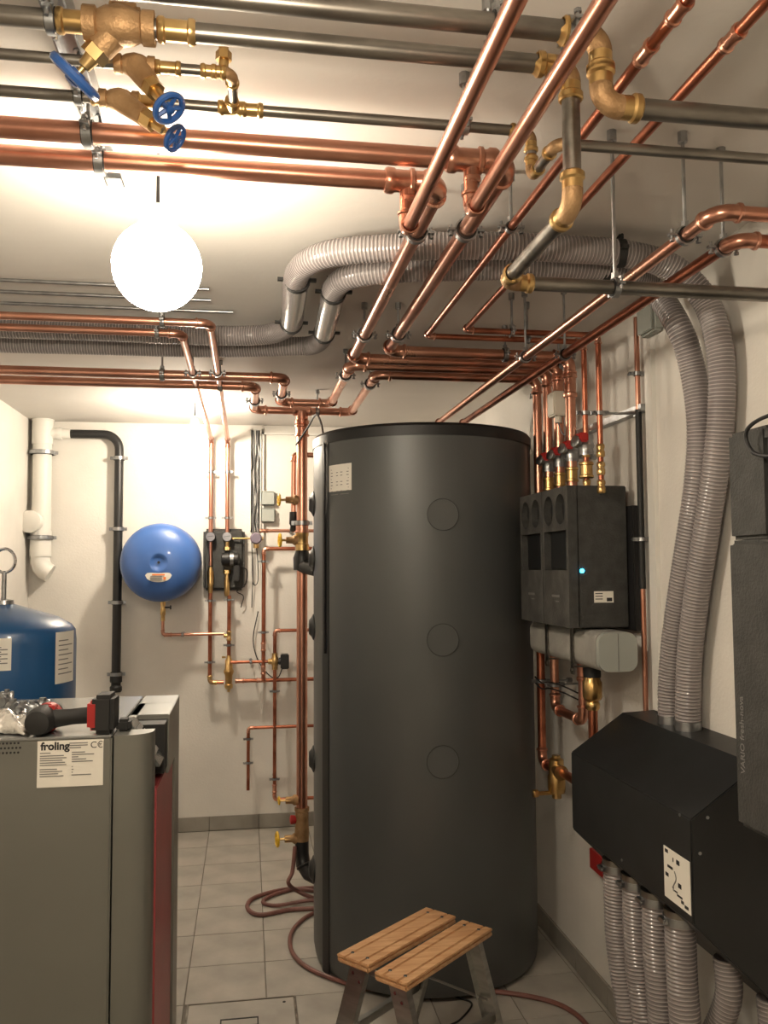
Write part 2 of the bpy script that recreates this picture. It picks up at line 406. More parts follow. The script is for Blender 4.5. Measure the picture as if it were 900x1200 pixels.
# access hatch in the floor
t = thing('floor_hatch', 'tiled access hatch with a steel rim set in the grey floor', 'hatch', ((HX0+HX1)/2, (HY0+HY1)/2, 0))
q = MB(); e = .006
for lo, hi in (((HX0-e, HY0-e), (HX1+e, HY0)), ((HX0-e, HY1), (HX1+e, HY1+e)), ((HX0-e, HY0), (HX0, HY1)), ((HX1, HY0), (HX1+e, HY1))):
    q.box((*lo, -.004), (*hi, .0015))
q.obj('rim', 'steel', t)
q = MB(); q.box((HX0+.002, HY0+.002, -.004), (HX1-.002, HY1-.002, -.0008)); q.obj('cover_tile', 'tile', t)
a, b = at(258, 1196, Z=0), at(303, 1192, Z=0); q = MB()
for lo, hi in (((a.x, a.y), (b.x, a.y+.006)), ((a.x, a.y-.05), (a.x+.005, a.y)), ((b.x-.005, a.y-.05), (b.x, a.y)), ((a.x, a.y-.05), (b.x, a.y-.045))):
    q.box((*lo, -.001), (*hi, .001))
q.obj('lift_handle', 'rubber', t)
q = MB(); c = at(333, 1174, Z=0); q.cyl(c, c+V((0, 0, .001)), .006, n=12); q.obj('screw', 'rubber', t)

# ================================================================== LAMPS
def globe(label, p, R, m, top):
    t = thing('globe_lamp', label, 'lamp', p)
    q = MB(); q.prof(p-V((0, 0, R)), (0, 0, 1), [(R-R*math.cos(a), R*math.sin(a)) for a in [i*PI/18 for i in range(17)]], 28); q.obj('glass_globe', m, t)
    q = MB(); q.prof(p+V((0, 0, R*.93)), (0, 0, 1), [(0, R*.42), (.03, R*.42), (.045, R*.2), (.05, R*.1)], 18); q.obj('lamp_holder', 'white', t)
    q = MB(); q.cyl(p+V((0, 0, R*.93+.04)), V((p.x, p.y, top)), .004, n=8); q.obj('flex', 'cable', t)
    return t
globe('bare lit globe lamp hanging from the ceiling behind the two thick copper pipes', V((-.195, 1.86, 2.25)), .095, 'bulb', H)
globe('smaller lit globe lamp hanging close to the back wall', V((-.285, 4.70, 2.33)), .050, 'bulb2', H)

globe('third lit globe lamp, hanging overhead near the camera', V((-.05, .42, 2.05)), .04, 'bulb3', H)

# ================================================================== STEEL WATER PIPES ACROSS THE CEILING
G1 = 'grey steel water pipes across the ceiling'
ZS = 2.40
a = at(280, -1, Z=ZS); p1 = along(a, 'X', px=703); p2 = along(p1, 'Z', py=124)
run('thick dark steel pipe nearest the camera, stepping down through brass elbows to the right wall', [setc(a, X=XL), p1, p2, setc(p2, X=XR)], .0155, 'steel', 'brass', G1, name='steel_pipe', B=.030,
    clamps=[(0, {'px': 583}, up_to_ceiling), (0, {'px': 668}, None)])
a = at(300, 45, Z=ZS); I2 = a; p1 = along(a, 'X', px=668); p2 = along(p1, 'Z', py=243); p3 = along(p2, 'Y', px=592)
run('second thick steel pipe, dropping on a long vertical leg then turning along to the wall', [setc(a, X=XL), p1, p2, p3, setc(p3, X=XR)], .0145, 'steel', 'brass', G1, name='steel_pipe', B=.028,
    clamps=[(0, {'px': 60}, up_to_ceiling), (0, {'px': 573}, up_to_ceiling), (3, {'px': 721}, up_to_ceiling)])
a = at(308, 130, Z=ZS); I3 = a; p1 = along(a, 'X', px=622); p2 = along(p1, 'Z', py=208); p3 = along(p2, 'Y', px=652)
r3 = run('thin steel pipe with small brass elbows stepping down beside the long steel drop', [setc(a, X=XL), p1, p2, p3, setc(p3, X=XR)], .0095, 'steel', 'brass', G1, name='steel_pipe', B=.020,
    clamps=[(0, {'px': 92}, up_to_ceiling), (0, {'px': 545}, up_to_ceiling)], sleeves=[(0, {'px': 293})], tees=[(0, {'px': 272}, (0, -1, 0), .009)])
a = at(0, 63, Z=ZS); I4 = a; p1 = along(a, 'X', px=272); p2 = setc(p1, Y=I3.y-.03)
run('short thin steel pipe joining its neighbour through a brass elbow at upper left', [setc(a, X=XL), p1, p2], .0085, 'steel', 'brass', G1, name='steel_pipe', B=.016, sleeves=[(0, {'px': 250}), (0, {'px': 197})])
# slanted stop valves with blue handwheels
GV = 'bronze stop valves with blue handwheels'
p = along(I2, 'X', px=140); w_ = at(88, 90, Y=1.3); d_ = w_-EYE; w_ = EYE + d_*((p-EYE).dot(d_)/d_.dot(d_))
v = wheel_valve('largest bronze stop valve, its blue handwheel turned edge-on to the lower left', p, (1, 0, 0), .017, w_-p, (w_-p).length, .036, 'bluewheel', GV, rb=.016)
for x in (89, 207): sleeve(v, along(I2, 'X', px=x), (1, 0, 0), .0145, 'brass', L=.028, k=1.1)
q = MB(); q.box(p+V((-.02, -.012, .004)), p+V((.03, .012, .034))); q.obj('bonnet_boss', 'bronze', v, bevel=.006)
p = along(I4, 'X', px=158); w_ = at(198, 127, Y=p.y-.03)
v = wheel_valve('bronze stop valve with the upper of the two round blue handwheels', p, (1, 0, 0), .0105, w_-p, (w_-p).length, .0235, 'bluewheel', GV, rb=.013)
p = along(I3, 'X', px=140); w_ = at(205, 162, Y=p.y-.03)
v = wheel_valve('bronze stop valve with the lower of the two round blue handwheels', p, (1, 0, 0), .011, w_-p, (w_-p).length, .021, 'bluewheel', GV, rb=.013)
for x in (118, 172): sleeve(v, along(I3, 'X', px=x), (1, 0, 0), .0095, 'brass', L=.016)
# small drain cock on the brass joint
p = along(I4, 'X', px=262); t = thing('drain_cock', 'small brass test cock on top of the thin pipe joint at upper left', 'valve', p)
q = MB(); q.cyl(p, p+V((0, 0, .045)), .008); q.hexa(p+V((0, 0, .02)), p+V((0, 0, .034)), .013); q.obj('body', 'brass', t)
q = MB(); q.obox(p+V((0, -.004, .048)), (.022, 0, 0), (0, .004, 0), (0, 0, .004)); q.obj('lever', 'brass', t)
# strut channel carrying the clamps
c1 = at(66, -20, Z=2.46); c2 = at(122, 205, Z=2.46); cx = (c1.x+c2.x)/2
t = thing('strut_channel', 'zinc strut channel under the ceiling above the blue valves', 'bracket', (cx, 1.0, 2.48))
q = MB(); q.box((cx-.02, 1.0, 2.48), (cx+.02, 1.95, 2.4995)); q.box((cx-.02, 1.0, 2.46), (cx-.017, 1.95, 2.48)); q.box((cx+.017, 1.0, 2.46), (cx+.02, 1.95, 2.48)); q.obj('channel', 'zinc', t)

# ================================================================== THICK COPPER PIPES
G2 = 'thick copper heating pipes along the ceiling'
ZC = 2.39
Ya = at(300, 170, Z=ZC).y; Yb = at(300, 201, Z=ZC).y
m1 = at(300, 170, Z=ZC); k1 = along(m1, 'X', px=597); k2 = along(k1, 'Y', py=411)
YA = k2.y
m2 = at(300, 201, Z=ZC); j1 = along(m2, 'X', px=516); j2 = along(j1, 'Y', py=420); 
XRI = 1.175
def riser_pt(px_, Z, X=XRI): return at(px_, 500, X=X).y
YR = [at(x, 500, X=XRI).y for x in (669, 655, 642, 630)]     # near to far
YT = [at(x, 450, X=XRI).y for x in (703, 686)]
zr = 1.868   # top of the pump group
# the four big lines: near pipe pair and their runs to the risers
def line_to_riser(start_pts, Yline, yr, r, label, group, ztop, cl, tl=(), sl=()):
    end = V((XRI, Yline, ztop)); pts = start_pts + [end]
    return pts
XK = lambda px_, y: at(px_, 500, Y=y).x
print('rows', YA, j2.y, YR, YT, XK(669, k2.y), XK(655, j2.y))
r1 = run('farther of the two thick copper pipes crossing the upper left, turning back along the ceiling', [setc(m1, X=XL), k1, k2, V((XK(669, k2.y), k2.y, ZC)), V((XK(669, k2.y), k2.y, zr))], .0195, 'copper', 'copper', G2, B=.042,
    clamps=[(0, {'px': 103}, up_to_ceiling), (1, {'py': 270}, up_to_ceiling), (1, {'py': 392}, up_to_ceiling), (2, {'px': 592}, up_to_ceiling), (3, {'py': 535}, to_right)],
    tees=[(0, {'px': 553}, (0, 0, -1), .0125)], sleeves=[(3, {'py': 452})])
r2 = run('nearer of the two thick copper pipes crossing in front of the hanging lamp', [setc(m2, X=XL), j1, j2, V((XK(655, j2.y), j2.y, ZC)), V((XK(655, j2.y), j2.y, zr))], .0195, 'copper', 'copper', G2, B=.042,
    clamps=[(0, {'px': 117}, up_to_ceiling), (1, {'py': 272}, up_to_ceiling), (1, {'py': 392}, up_to_ceiling), (2, {'px': 655}, up_to_ceiling)],
    tees=[(0, {'px': 479}, (0, 0, -1), .0125)], sleeves=[(3, {'py': 452})])
YW = at(392, 474, Z=ZC)
def ext(px1, py1, py2, pxl, py3, yr, label, r=.0185, cl=()):
    s = at(px1, py1, Z=ZC); e1 = along(s, 'Y', py=py2); e2 = along(e1, 'X', px=pxl); e3 = along(e2, 'Y', py=py3)
    return s, run(label, [V((XK(yr, s.y), s.y, zr)), V((XK(yr, s.y), s.y, ZC)), s, e1, e2, e3, setc(e3, X=XL)], r, 'copper', 'copper', G2, B=.038, clamps=cl), (e1, e2, e3)
sc, rc, ec = ext(411, 428, 473, 328, 443, 642, 'copper pipe zigzagging from the right-wall risers to the far left, upper of the low pair',
    cl=[(2, {'py': 440}, up_to_ceiling), (4, {'py': 462}, None), (5, {'px': 190}, up_to_ceiling)])
sd, rd, ed = ext(441, 439, 483, 298, 453, 630, 'copper pipe feeding the thick vertical riser left of the tank, lower of the low pair',
    cl=[(2, {'py': 450}, up_to_ceiling), (3, {'px': 372}, up_to_ceiling), (4, {'py': 470}, None), (5, {'px': 258}, up_to_ceiling)])
tee(rd, along(ed[0], 'X', px=354), (1, 0, 0), (0, 0, -1), .0185, .026, 'copper')
# diagonal low pair ending in risers into the thick pipes
G3 = 'copper pipes running overhead towards the camera'
def overhead(px1, py1, Z, pxe, r, label, top, m='copper', cl=(), sl=()):
    s = at(px1, py1, Z=Z); e1 = along(s, 'Y', px=pxe); return s, e1
s = at(600, 10, Z=2.285); e = along(s, 'Y', px=480); e = setc(e, Y=m2.y); 
run('leftmost overhead copper pipe, rising into the nearer thick pipe', [setc(e, Y=YF), e, setc(e, Z=ZC-.02)], .0135, 'copper', 'copper', G3, B=.024, clamps=())
s = at(703, 10, Z=2.285); e = along(s, 'Y', px=545); e = setc(e, Y=m1.y)
run('second overhead copper pipe from the left, rising into the farther thick pipe', [setc(e, Y=YF), e, setc(e, Z=ZC-.02)], .0135, 'copper', 'copper', G3, B=.024, clamps=())
s = at(805, 0, Z=2.37); e = along(s, 'Y', px=500); YC1 = e.y
run('thin overhead copper pipe with a coupling, second from the right', [setc(s, Y=YF), e, setc(e, X=XK(686, e.y)), V((XK(686, e.y), e.y, zr))], .0095, 'copper_aged', 'copper', G3, B=.018,
    clamps=[(0, {'py': 266}, up_to_ceiling), (1, {'px': 618}, up_to_ceiling), (2, {'py': 484}, to_right)], sleeves=[(0, {'py': 12}), (0, {'py': 62})])
s = at(895, 5, Z=2.37); e = along(s, 'Y', px=545); YD1 = e.y
run('rightmost thin overhead copper pipe with a coupling near the long steel pipe', [setc(s, Y=YF), e, setc(e, X=XK(703, e.y)), V((XK(703, e.y), e.y, zr))], .0095, 'copper_aged', 'copper', G3, B=.018,
    clamps=[(1, {'px': 600}, up_to_ceiling), (2, {'py': 484}, to_right)], sleeves=[(0, {'py': 45})])
print('C1 D1', YC1, YD1, sc, sd)
ZE = 2.28
s = at(840, 248, Z=ZE); e = setc(s, Y=3.95)
run('copper pipe running over the tank, left of the sloping pair at the right wall', [setc(s, X=XR), s, e, V((e.x, 3.95, 2.16))], .014, 'copper', 'copper', 'sloping copper pair at the right wall', B=.032,
    clamps=[(1, {'px': 803}, up_to_ceiling), (1, {'px': 616}, up_to_ceiling)])
s = at(862, 281, Z=ZE); e = setc(s, Y=3.95)
run('copper pipe running over the tank, nearer the right wall', [setc(s, X=XR), s, e, V((e.x, 3.95, 2.16))], .014, 'copper_aged', 'copper', 'sloping copper pair at the right wall', B=.032,
    clamps=[(1, {'px': 848}, up_to_ceiling), (1, {'px': 662}, up_to_ceiling)])

# ================================================================== SPIRAL HOSES
ZH = 2.43; RH = .034
def hp(x, y, X=None, Z=None): return at(x, y, X=X, Z=Z)
hw = 1.245
h1pts = [at(0, 384, Z=ZH), at(120, 388, Z=ZH), at(240, 393, Z=ZH), at(310, 392, Z=ZH), at(340, 380, Z=ZH), at(344, 352, Z=ZH), at(350, 318, Z=ZH), at(385, 298, Z=ZH), at(470, 290, Z=ZH), at(560, 288, Z=ZH), at(650, 291, Z=ZH), at(735, 298, Z=ZH),
         at(790, 315, Z=ZH-.03), at(826, 352, X=1.22), at(842, 400, X=1.24), at(846, 460, X=hw), at(840, 540, X=hw), at(828, 620, X=hw), at(816, 700, X=hw), at(808, 770, X=hw), at(806, 834, X=hw)]
root, out = hose('upper spiral hose under the ceiling, bending down nearest the camera at the right wall', [setc(h1pts[0], X=XL+.01)] + h1pts + [setc(h1pts[-1], Z=1.132)], RH, 'grey spiral hoses')
def rigid(root, a, b):
    q = MB(); q.cyl(a, b, RH*1.065, n=24); q.obj('smooth_sleeve', 'hose_dark', root)
    for p_ in (a, b): hose_clip(root, p_, b-a, RH*1.04, 'rubber', True)
rigid(root, at(348, 328, Z=ZH), at(341.5, 378, Z=ZH))
hose_clip(root, at(727, 297, Z=ZH), V((1, -.15, 0)), RH, 'rubber', True)
h2pts = [at(0, 402, Z=ZH), at(120, 405, Z=ZH), at(240, 408, Z=ZH), at(330, 406, Z=ZH), at(372, 402, Z=ZH), at(385, 370, Z=ZH), at(393, 336, Z=ZH), at(420, 322, Z=ZH), at(480, 316, Z=ZH), at(560, 314, Z=ZH), at(640, 312, Z=ZH), at(715, 316, Z=ZH),
         at(765, 340, Z=ZH-.03), at(796, 385, X=1.2), at(812, 435, X=1.235), at(820, 500, X=hw), at(816, 570, X=hw), at(804, 650, X=hw), at(792, 730, X=hw), at(786, 790, X=hw), at(785, 828, X=hw)]
root, out = hose('lower spiral hose under the ceiling, bending down farther along the right wall', [setc(h2pts[0], X=XL+.01)] + h2pts + [setc(h2pts[-1], Z=1.132)], RH, 'grey spiral hoses')
rigid(root, at(391, 342, Z=ZH), at(380, 390, Z=ZH))
hose_clip(root, at(709, 316, Z=ZH), V((1, -.15, 0)), RH, 'rubber', True)
# thin rods under the ceiling at left
for i, (x, y, lab) in enumerate([(245, 339, 'thin metal conduit on the ceiling, nearest the lamp'), (247, 352, 'thin metal conduit on the ceiling, middle of three'), (273, 366, 'thin metal conduit on the ceiling, longest and farthest of three')]):
    e = at(x, y, Z=2.485); q = MB(); q.cyl((XL, e.y, e.z), e, .006, n=10); tag(q.obj('conduit', 'zinc', loc=e), lab, 'conduit', 'ceiling conduits')

# ================================================================== COPPER PAIR DOWN THE BACK WALL
YP = 5.33
G4 = 'copper pair running down the back wall'
s = at(246, 379, Z=ZC); e = setc(s, Y=YP); K1X = s.x
sepz = at(268, 770, Y=YP).z
run('right pipe of the copper pair bending down the back wall into the pump', [setc(s, X=XL), s, e, along(e, 'Z', py=628)], .0125, 'copper', 'copper', G4, B=.03,
    clamps=[(0, {'px': 190}, up_to_ceiling), (1, {'py': 437}, up_to_ceiling), (2, {'py': 553}, to_back), (2, {'py': 607}, to_back)])
s2 = at(213, 391, Z=ZC); e2 = setc(s2, Y=YP)
kx = along(e2, 'Z', py=800)
run('left pipe of the copper pair bending down the back wall to the brass strainer', [setc(s2, X=XL), s2, e2, along(e2, 'Z', py=628)], .0125, 'copper', 'copper', G4, B=.03,
    clamps=[(0, {'px': 184}, None), (1, {'py': 437}, up_to_ceiling), (2, {'py': 553}, to_back), (2, {'py': 607}, to_back)])
P1X, P2X = e2.x, e.x

# pump station
lo = at(238, 692, Y=5.40); hi = at(287, 620, Y=5.40)
t = thing('pump_station', 'black pump station with two dial gauges on the back wall', 'pump', ((lo.x+hi.x)/2, 5.40, lo.z))
q = MB(); q.box((lo.x, 5.36, lo.z), (hi.x, 5.4295, hi.z)); q.obj('backplate', 'epp', t, bevel=.018, bseg=3)
for px_, X in ((250, P1X), (271, P2X)):
    c = at(px_, 629, Y=5.30); c.x = X
    q = MB(); q.prof(c+V((0, .05, 0)), (0, -1, 0), [(0, .03), (.04, .03), (.044, .028), (.055, .028)], 24); g_ = q.obj('gauge', 'black', t)
    q = MB(); q.prof(c+V((0, -.0045, 0)), (0, -1, 0), [(0, .0265), (.002, .0265)], 24); q.obj('dial', 'glass', g_)
    q = MB(); q.obox(c+V((0, -.008, .002)), (.02, 0, .003), (0, .001, 0), (0, 0, .0015)); q.obj('needle', 'ink', g_)
za = at(250, 641, Y=YP).z; zb = at(250, 663, Y=YP).z; zc = at(250, 695, Y=YP).z
q = MB(); q.cyl((P1X, YP, za+.07), (P1X, YP, zb), .010); q.obj('tube', 'copper', t)
q = MB(); q.prof((P1X, YP, zc), (0, 0, 1), [(0, .012), (0, .013), (.03, .016), (.05, .016), (.055, .020), (.13, .020), (.14, .016), (.16, .012)], 16); q.obj('check_valve', 'brass', t)
q = MB(); q.cyl((P2X, YP, za+.07), (P2X, YP, za), .014); q.hexa((P2X, YP, za), (P2X, YP, za-.02), .022); q.obj('union', 'brass', t)
pc = at(272, 655, Y=YP)
q = MB(); q.prof(V((P2X, YP, pc.z))+V((-.035, 0, 0)), (1, 0, 0), [(0, .02), (.005, .034), (.045, .042), (.05, .038), (.10, .038), (.105, .034), (.11, .02)], 20); pm = q.obj('pump', 'black', t)
q = MB(); q.prof(V((P2X+.018, YP, pc.z)), (1, 0, 0), [(0, .0425), (0, .0435), (.022, .0435), (.022, .0425)], 20); q.obj('rating_plate', 'zinc', pm)
zu = at(269, 668, Y=YP).z
q = MB(); q.hexa((P2X, YP, zu), (P2X, YP, zu-.022), .024); q.prof((P2X, YP, zc-.02), (0, 0, 1), [(0, .012), (.02, .017), (.09, .017), (.1, .014), (zu-.02-(zc-.02), .014)], 16); q.obj('ball_valve', 'brass', t)
q = MB(); q.box((P2X+.04, 5.31, zu-.07), (P2X+.075, 5.37, zu+.03)); q.obj('bracket', 'black', t, bevel=.006)
cable('', [(P2X+.06, 5.33, pc.z-.04), (P2X+.12, 5.36, pc.z-.07), (P2X+.11, 5.40, pc.z-.16), (P2X+.06, 5.38, pc.z-.2), (P2X+.10, 5.38, pc.z-.23), (P2X+.085, 5.40, pc.z-.30)], .003, parent=t, name='lead')
# pipes leaving the pump station
b1 = V((P1X, YP, zc+.005)); l1 = along(b1, 'Z', py=800); sx = at(268, 800, Y=YP).x
run('vertical copper pipe below the pump station, left one, bending to the brass separator', [b1, l1, setc(l1, X=sx-.03)], .0115, 'copper_aged', 'brass', 'copper pipes below the pump station', B=.02,
    clamps=[(0, {'py': 704}, to_back), (0, {'py': 776}, to_back)])
b2 = V((sx, YP, zc-.015)); sepTop = at(268, 768, Y=YP).z; sepBot = at(268, 808, Y=YP).z
run('vertical copper pipe below the pump station, right one, into the top of the brass separator', [b2, V((sx, YP, sepTop+.0))], .0115, 'copper_aged', 'brass', 'copper pipes below the pump station',
    clamps=[(0, {'py': 703}, to_back), (0, {'py': 756}, to_back)], tees=[(0, {'py': 745}, (-1, 0, 0), .009)])
t = thing('dirt_separator', 'cast brass dirt separator at the foot of the pump station pipes', 'separator', (sx, YP, sepBot))
q = MB(); h_ = sepTop-sepBot; q.prof((sx, YP, sepBot), (0, 0, 1), [(0, .012), (.01, .024), (.03, .026), (.035, .02), (h_*.42, .023), (h_*.5, .030), (h_*.56, .030), (h_*.6, .024), (h_*.85, .022), (h_*.93, .014), (h_, .013)], 20); q.obj('body', 'brass', t)
q = MB(); q.cyl((sx, YP, sepBot), (sx, YP, sepBot-.014), .009); q.obj('drain_plug', 'brass', t)
q = MB(); q.obox((sx-.03, YP, sepTop-.01), (.012, 0, 0), (0, .005, 0), (0, 0, .005)); q.obj('vent_lever', 'brass', t)

# thick vertical riser beside the tank
vp = along(ed[0], 'X', px=354); RV = .027; VX, VY = vp.x, vp.y
print('riser', vp)
def VZ(py): return along(vp, 'Z', py=py).z
t = rv = thing('copper_riser', 'thick vertical copper riser with valves at the left side of the tank', 'pipe', (VX, VY, VZ(1010)))
q = MB(); q.cyl((VX, VY, ZC-.06), (VX, VY, VZ(980)), RV, n=28); q.obj('tube', 'copper', t)
for y in (505, 618): sleeve(t, (VX, VY, VZ(y)), (0, 0, 1), RV, 'copper', L=.03)
q = MB(); q.prof((VX, VY, VZ(645)), (0, 0, 1), [(0, RV*1.02), (0, RV*1.3), (.03, RV*1.3), (.035, RV*1.15), (.07, RV*1.15), (.075, RV*1.25), (.09, RV*1.25), (.09, RV*1.02)], 24); q.obj('coupling', 'brass', t)
q = MB(); q.prof((VX, VY, VZ(985)), (0, 0, 1), [(0, RV*1.02), (0, RV*1.25), (.05, RV*1.3), (.08, RV*1.2), (.14, RV*1.2), (.145, RV*1.35), (.16, RV*1.35), (.16, RV*1.02)], 24); q.obj('coupling', 'bronze', t)
q = MB(); q.prof((VX, VY, VZ(668)), (0, 0, 1), [(0, .01), (0, .042), (.06, .044), (.09, .034), (.10, .03)], 20); q.cyl((VX, VY, VZ(663)), (VX+.07, VY-.12, VZ(663)-.02), .036); q.obj('black_tee', 'black', t)
q = MB(); q.sweep([(VX, VY, VZ(985)), (VX, VY, VZ(1000)), (VX+.005, VY-.01, VZ(1012)), (VX+.03, VY-.05, VZ(1020)), (VX+.09, VY-.14, VZ(1021))], [.033, .034, .036, .034, .034], 18)
q.torus((VX+.012, VY-.02, VZ(1013)), (.3, -.4, -.7), .036, .006, 20); q.obj('black_elbow', 'black', t)
clamp(t, V((VX, VY, VZ(613))), (0, 0, 1), RV, None)
GY = 'brass gate valves with yellow handwheels on the riser'
def gate(label, py, pxw, hr=.035, dz=0, px0=None, y=None):
    c = V((VX-.0, VY if y is None else y, VZ(py)+dz)); wpt = along(c, 'X', px=pxw); L = (c-wpt).length
    root = thing('gate_valve', label, 'valve', c, GY)
    q = MB(); q.prof(c-V((RV*.7, 0, 0)), (-1, 0, 0), [(0, .026), (.02, .026), (.03, .018), (L*.55, .016)], 16); q.obj('valve_body', 'bronze', root)
    q = MB(); q.hexa(c-V((L*.45, 0, 0)), c-V((L*.7, 0, 0)), .018); q.cyl(c-V((L*.7, 0, 0)), wpt, .006, n=8); q.obj('stem', 'brass', root)
    wheel(root, wpt, (-1, -.15, 0), hr, 'yellow', th=hr*.26)
    return root
gate('highest yellow-wheeled valve on the riser, beside the grey junction boxes', 586, 327, .026)
gate('yellow-wheeled valve on the riser level with the pump station', 633, 328, .030)
gate('yellow-wheeled valve low on the riser above the skirting', 937, 327, .018)
gate('lowest yellow-wheeled valve, at floor level where the brown hose starts', 982, 325, .032)
# slim pipe clipped left of riser top
a = along(V((VX-.04, VY+.05, 2)), 'Z', py=533); b = along(a, 'Z', py=600)
run('slim copper vent pipe close behind the thick riser', [V((VX+.09, VY+.05, a.z)), a, b], .013, 'copper', 'copper', name='vent_pipe', B=.02)
q = MB(); q.prof(b, (0, 0, -1), [(0, .02), (.06, .022), (.07, .016), (.09, .018), (.10, .014)], 14); tag(q.obj('air_vent', 'black', loc=b), 'black automatic vent beside the riser under the slim vent pipe', 'valve')
# dosing line and mixing valve assembly on back wall
YM = 5.30
a = at(304, 622, Y=YM); b = at(342, 622, Y=YM)
run('short horizontal copper pipe between the cable channel and the riser', [a, V((.46, YM, a.z)), V((.46, 4.0, a.z))], .010, 'copper', 'copper', B=.018, clamps=[(0, {'px': 341}, to_back)], sleeves=[(0, {'px': 309})])
a = at(309, 643, Y=YM); b = at(342, 643, Y=YM); c = along(a, 'Z', py=798)
run('tall copper loop left of the riser, from the yellow valve down to the lower pipe', [V((.52, 4.02, a.z)), V((.52, YM, a.z)), a, c], .0115, 'copper_aged', 'copper', B=.02, clamps=[(2, {'py': 658}, to_back), (2, {'py': 741}, to_back)], sleeves=[(2, {'py': 758}), (2, {'py': 785})])
a = at(276, 798, Y=YP); b = at(342, 797, Y=YP)
run('lower horizontal copper pipe from the brass separator to the riser', [a, V((.50, YP, a.z)), V((.50, 4.02, a.z))], .0115, 'copper_aged', 'copper', B=.02, sleeves=[(0, {'px': 281}), (0, {'px': 306})])
mv = at(322, 775, Y=YM)
run('short horizontal copper pipe from the separator to the mixing valve', [V((sx+.01, YM, mv.z)), mv-V((.03, 0, 0))], .009, 'copper_aged', 'copper', clamps=[(0, {'px': 294}, to_back)])
u = along(mv, 'Z', py=739)
run('copper pipe bending from the riser down into the mixing valve', [V((.48, 4.02, u.z)), V((.48, YM, u.z)), u, mv+V((0, 0, .03))], .0105, 'copper_aged', 'copper', B=.018)
d1 = along(mv, 'Z', py=937)
run('long thin copper drop below the mixing valve to the low yellow valve', [mv-V((0, 0, .03)), d1, V((.48, YM, d1.z)), V((.48, 4.02, d1.z))], .0105, 'copper_aged', 'copper', B=.02, clamps=[(0, {'py': 810}, to_back), (0, {'py': 913}, to_back)], sleeves=[(0, {'py': 924})])
t = thing('mixing_valve', 'brass three-way mixing valve with a black actuator head', 'valve', mv)
q = MB(); q.prof(mv-V((0, 0, .05)), (0, 0, 1), [(0, .014), (0, .017), (.02, .017), (.03, .021), (.05, .024), (.07, .021), (.08, .017), (.1, .017), (.1, .014)], 12); q.cyl(mv-V((.04, 0, 0)), mv, .017); q.cyl(mv, mv+V((.03, 0, 0)), .014); q.obj('valve_body', 'brass', t)
q = MB(); q.box(mv+V((.035, -.04, -.045)), mv+V((.085, .03, .045))); q.cyl(mv+V((.02, 0, 0)), mv+V((.04, 0, 0)), .022); q.obj('actuator', 'black', t, bevel=.005)
cable('black lead looping from the mixing valve up the wall to the cable channel', [mv+V((.045, 0, -.045)), mv+V((.02, .02, -.10)), mv+V((-.03, .04, -.09)), mv+V((-.1, .08, 0)), mv+V((-.13, .1, .13)), mv+V((-.1, .11, .30))], .0035)
a = at(345, 852, Y=YM); b = at(291, 853, Y=YM); c = along(b, 'Z', py=926)
run('open-ended copper drop pipe low on the back wall', [V((.48, 4.02, b.z)), V((.48, YM, b.z)), b, c], .0095, 'copper_aged', 'copper', B=.018, clamps=[(2, {'py': 866}, to_back), (2, {'py': 894}, to_back)])
q = MB(); q.prof(V((VX-.02, VY, VZ(960))), (-1, 0, 0), [(0, .014), (.02, .022), (.035, .022), (.04, .01)], 14); tag(q.obj('plug', 'red', loc=(VX, VY, VZ(960))), 'small red plug low on the left of the copper riser', 'plug')

# pressure limiter with brass pipe beside pump
c = at(300, 631, Y=5.33)
t = thing('thermostat_head', 'round grey-purple thermostat head on a brass stub right of the pump station', 'thermostat', c)
q = MB(); q.prof(c+V((0, .05, 0)), (0, -1, 0), [(0, .02), (.02, .034), (.075, .036), (.085, .028)], 18); q.obj('head', 'purple', t)
q = MB(); q.cyl(V((P2X+.03, 5.33, c.z)), c, .006); q.cyl(c, c+V((.045, 0, 0)), .012); q.cyl(c, c-V((0, 0, .06)), .018); q.obj('stub', 'brass', t)
# cable channel, panel and junction boxes
a = at(297, 622, Y=5.42); b = at(303, 503, Y=5.42)
t = thing('cable_channel', 'open white cable channel full of dark cables on the back wall', 'cable channel', (a.x, 5.43, a.z))
x_a = at(294, 560, Y=5.42).x; x_b = at(305, 560, Y=5.42).x
q = MB(); q.box((x_a, 5.418, a.z), (x_b, 5.4295, b.z)); q.box((x_a-.005, 5.385, a.z), (x_a, 5.4295, b.z)); q.box((x_b, 5.385, a.z), (x_b+.005, 5.4295, b.z)); q.obj('trough', 'white', t)
for i in range(5):
    xx = x_a+.006+i*(x_b-x_a-.012)/4; n_ = 9
    cable('', [(xx+random.uniform(-.006, .006), 5.407+random.uniform(-.006, .006), b.z-.01+(a.z-b.z+.0)*k/n_) for k in range(n_+1)], .0042, 'cable' if i % 2 == 0 else 'cablegrey', parent=t, name='wire')
zt = at(303, 507, Y=5.42).z
q = MB(); q.box((x_b+.006, 5.40, .7), (x_b+.022, 5.4295, zt)); q.box((x_b+.006, 5.40, zt-.012), (.62, 5.4295, zt)); q.obj('cover_strip', 'white', t)
for i, (y, lab) in enumerate([(584, 'upper square grey junction box on the back wall'), (604, 'lower square grey junction box on the back wall')]):
    c = at(314, y, Y=5.40); t = thing('junction_box', lab, 'junction box', (c.x, 5.43, c.z), 'square junction boxes')
    q = MB(); q.box(c+V((-.045, -.015, -.045)), V((c.x+.045, 5.4295, c.z+.045))); q.obj('box', 'boxgrey', t, bevel=.008)
    q = MB(); q.box(c+V((-.041, -.020, -.041)), c+V((.041, -.0145, .041))); q.obj('lid', 'boxgrey', t, bevel=.004)
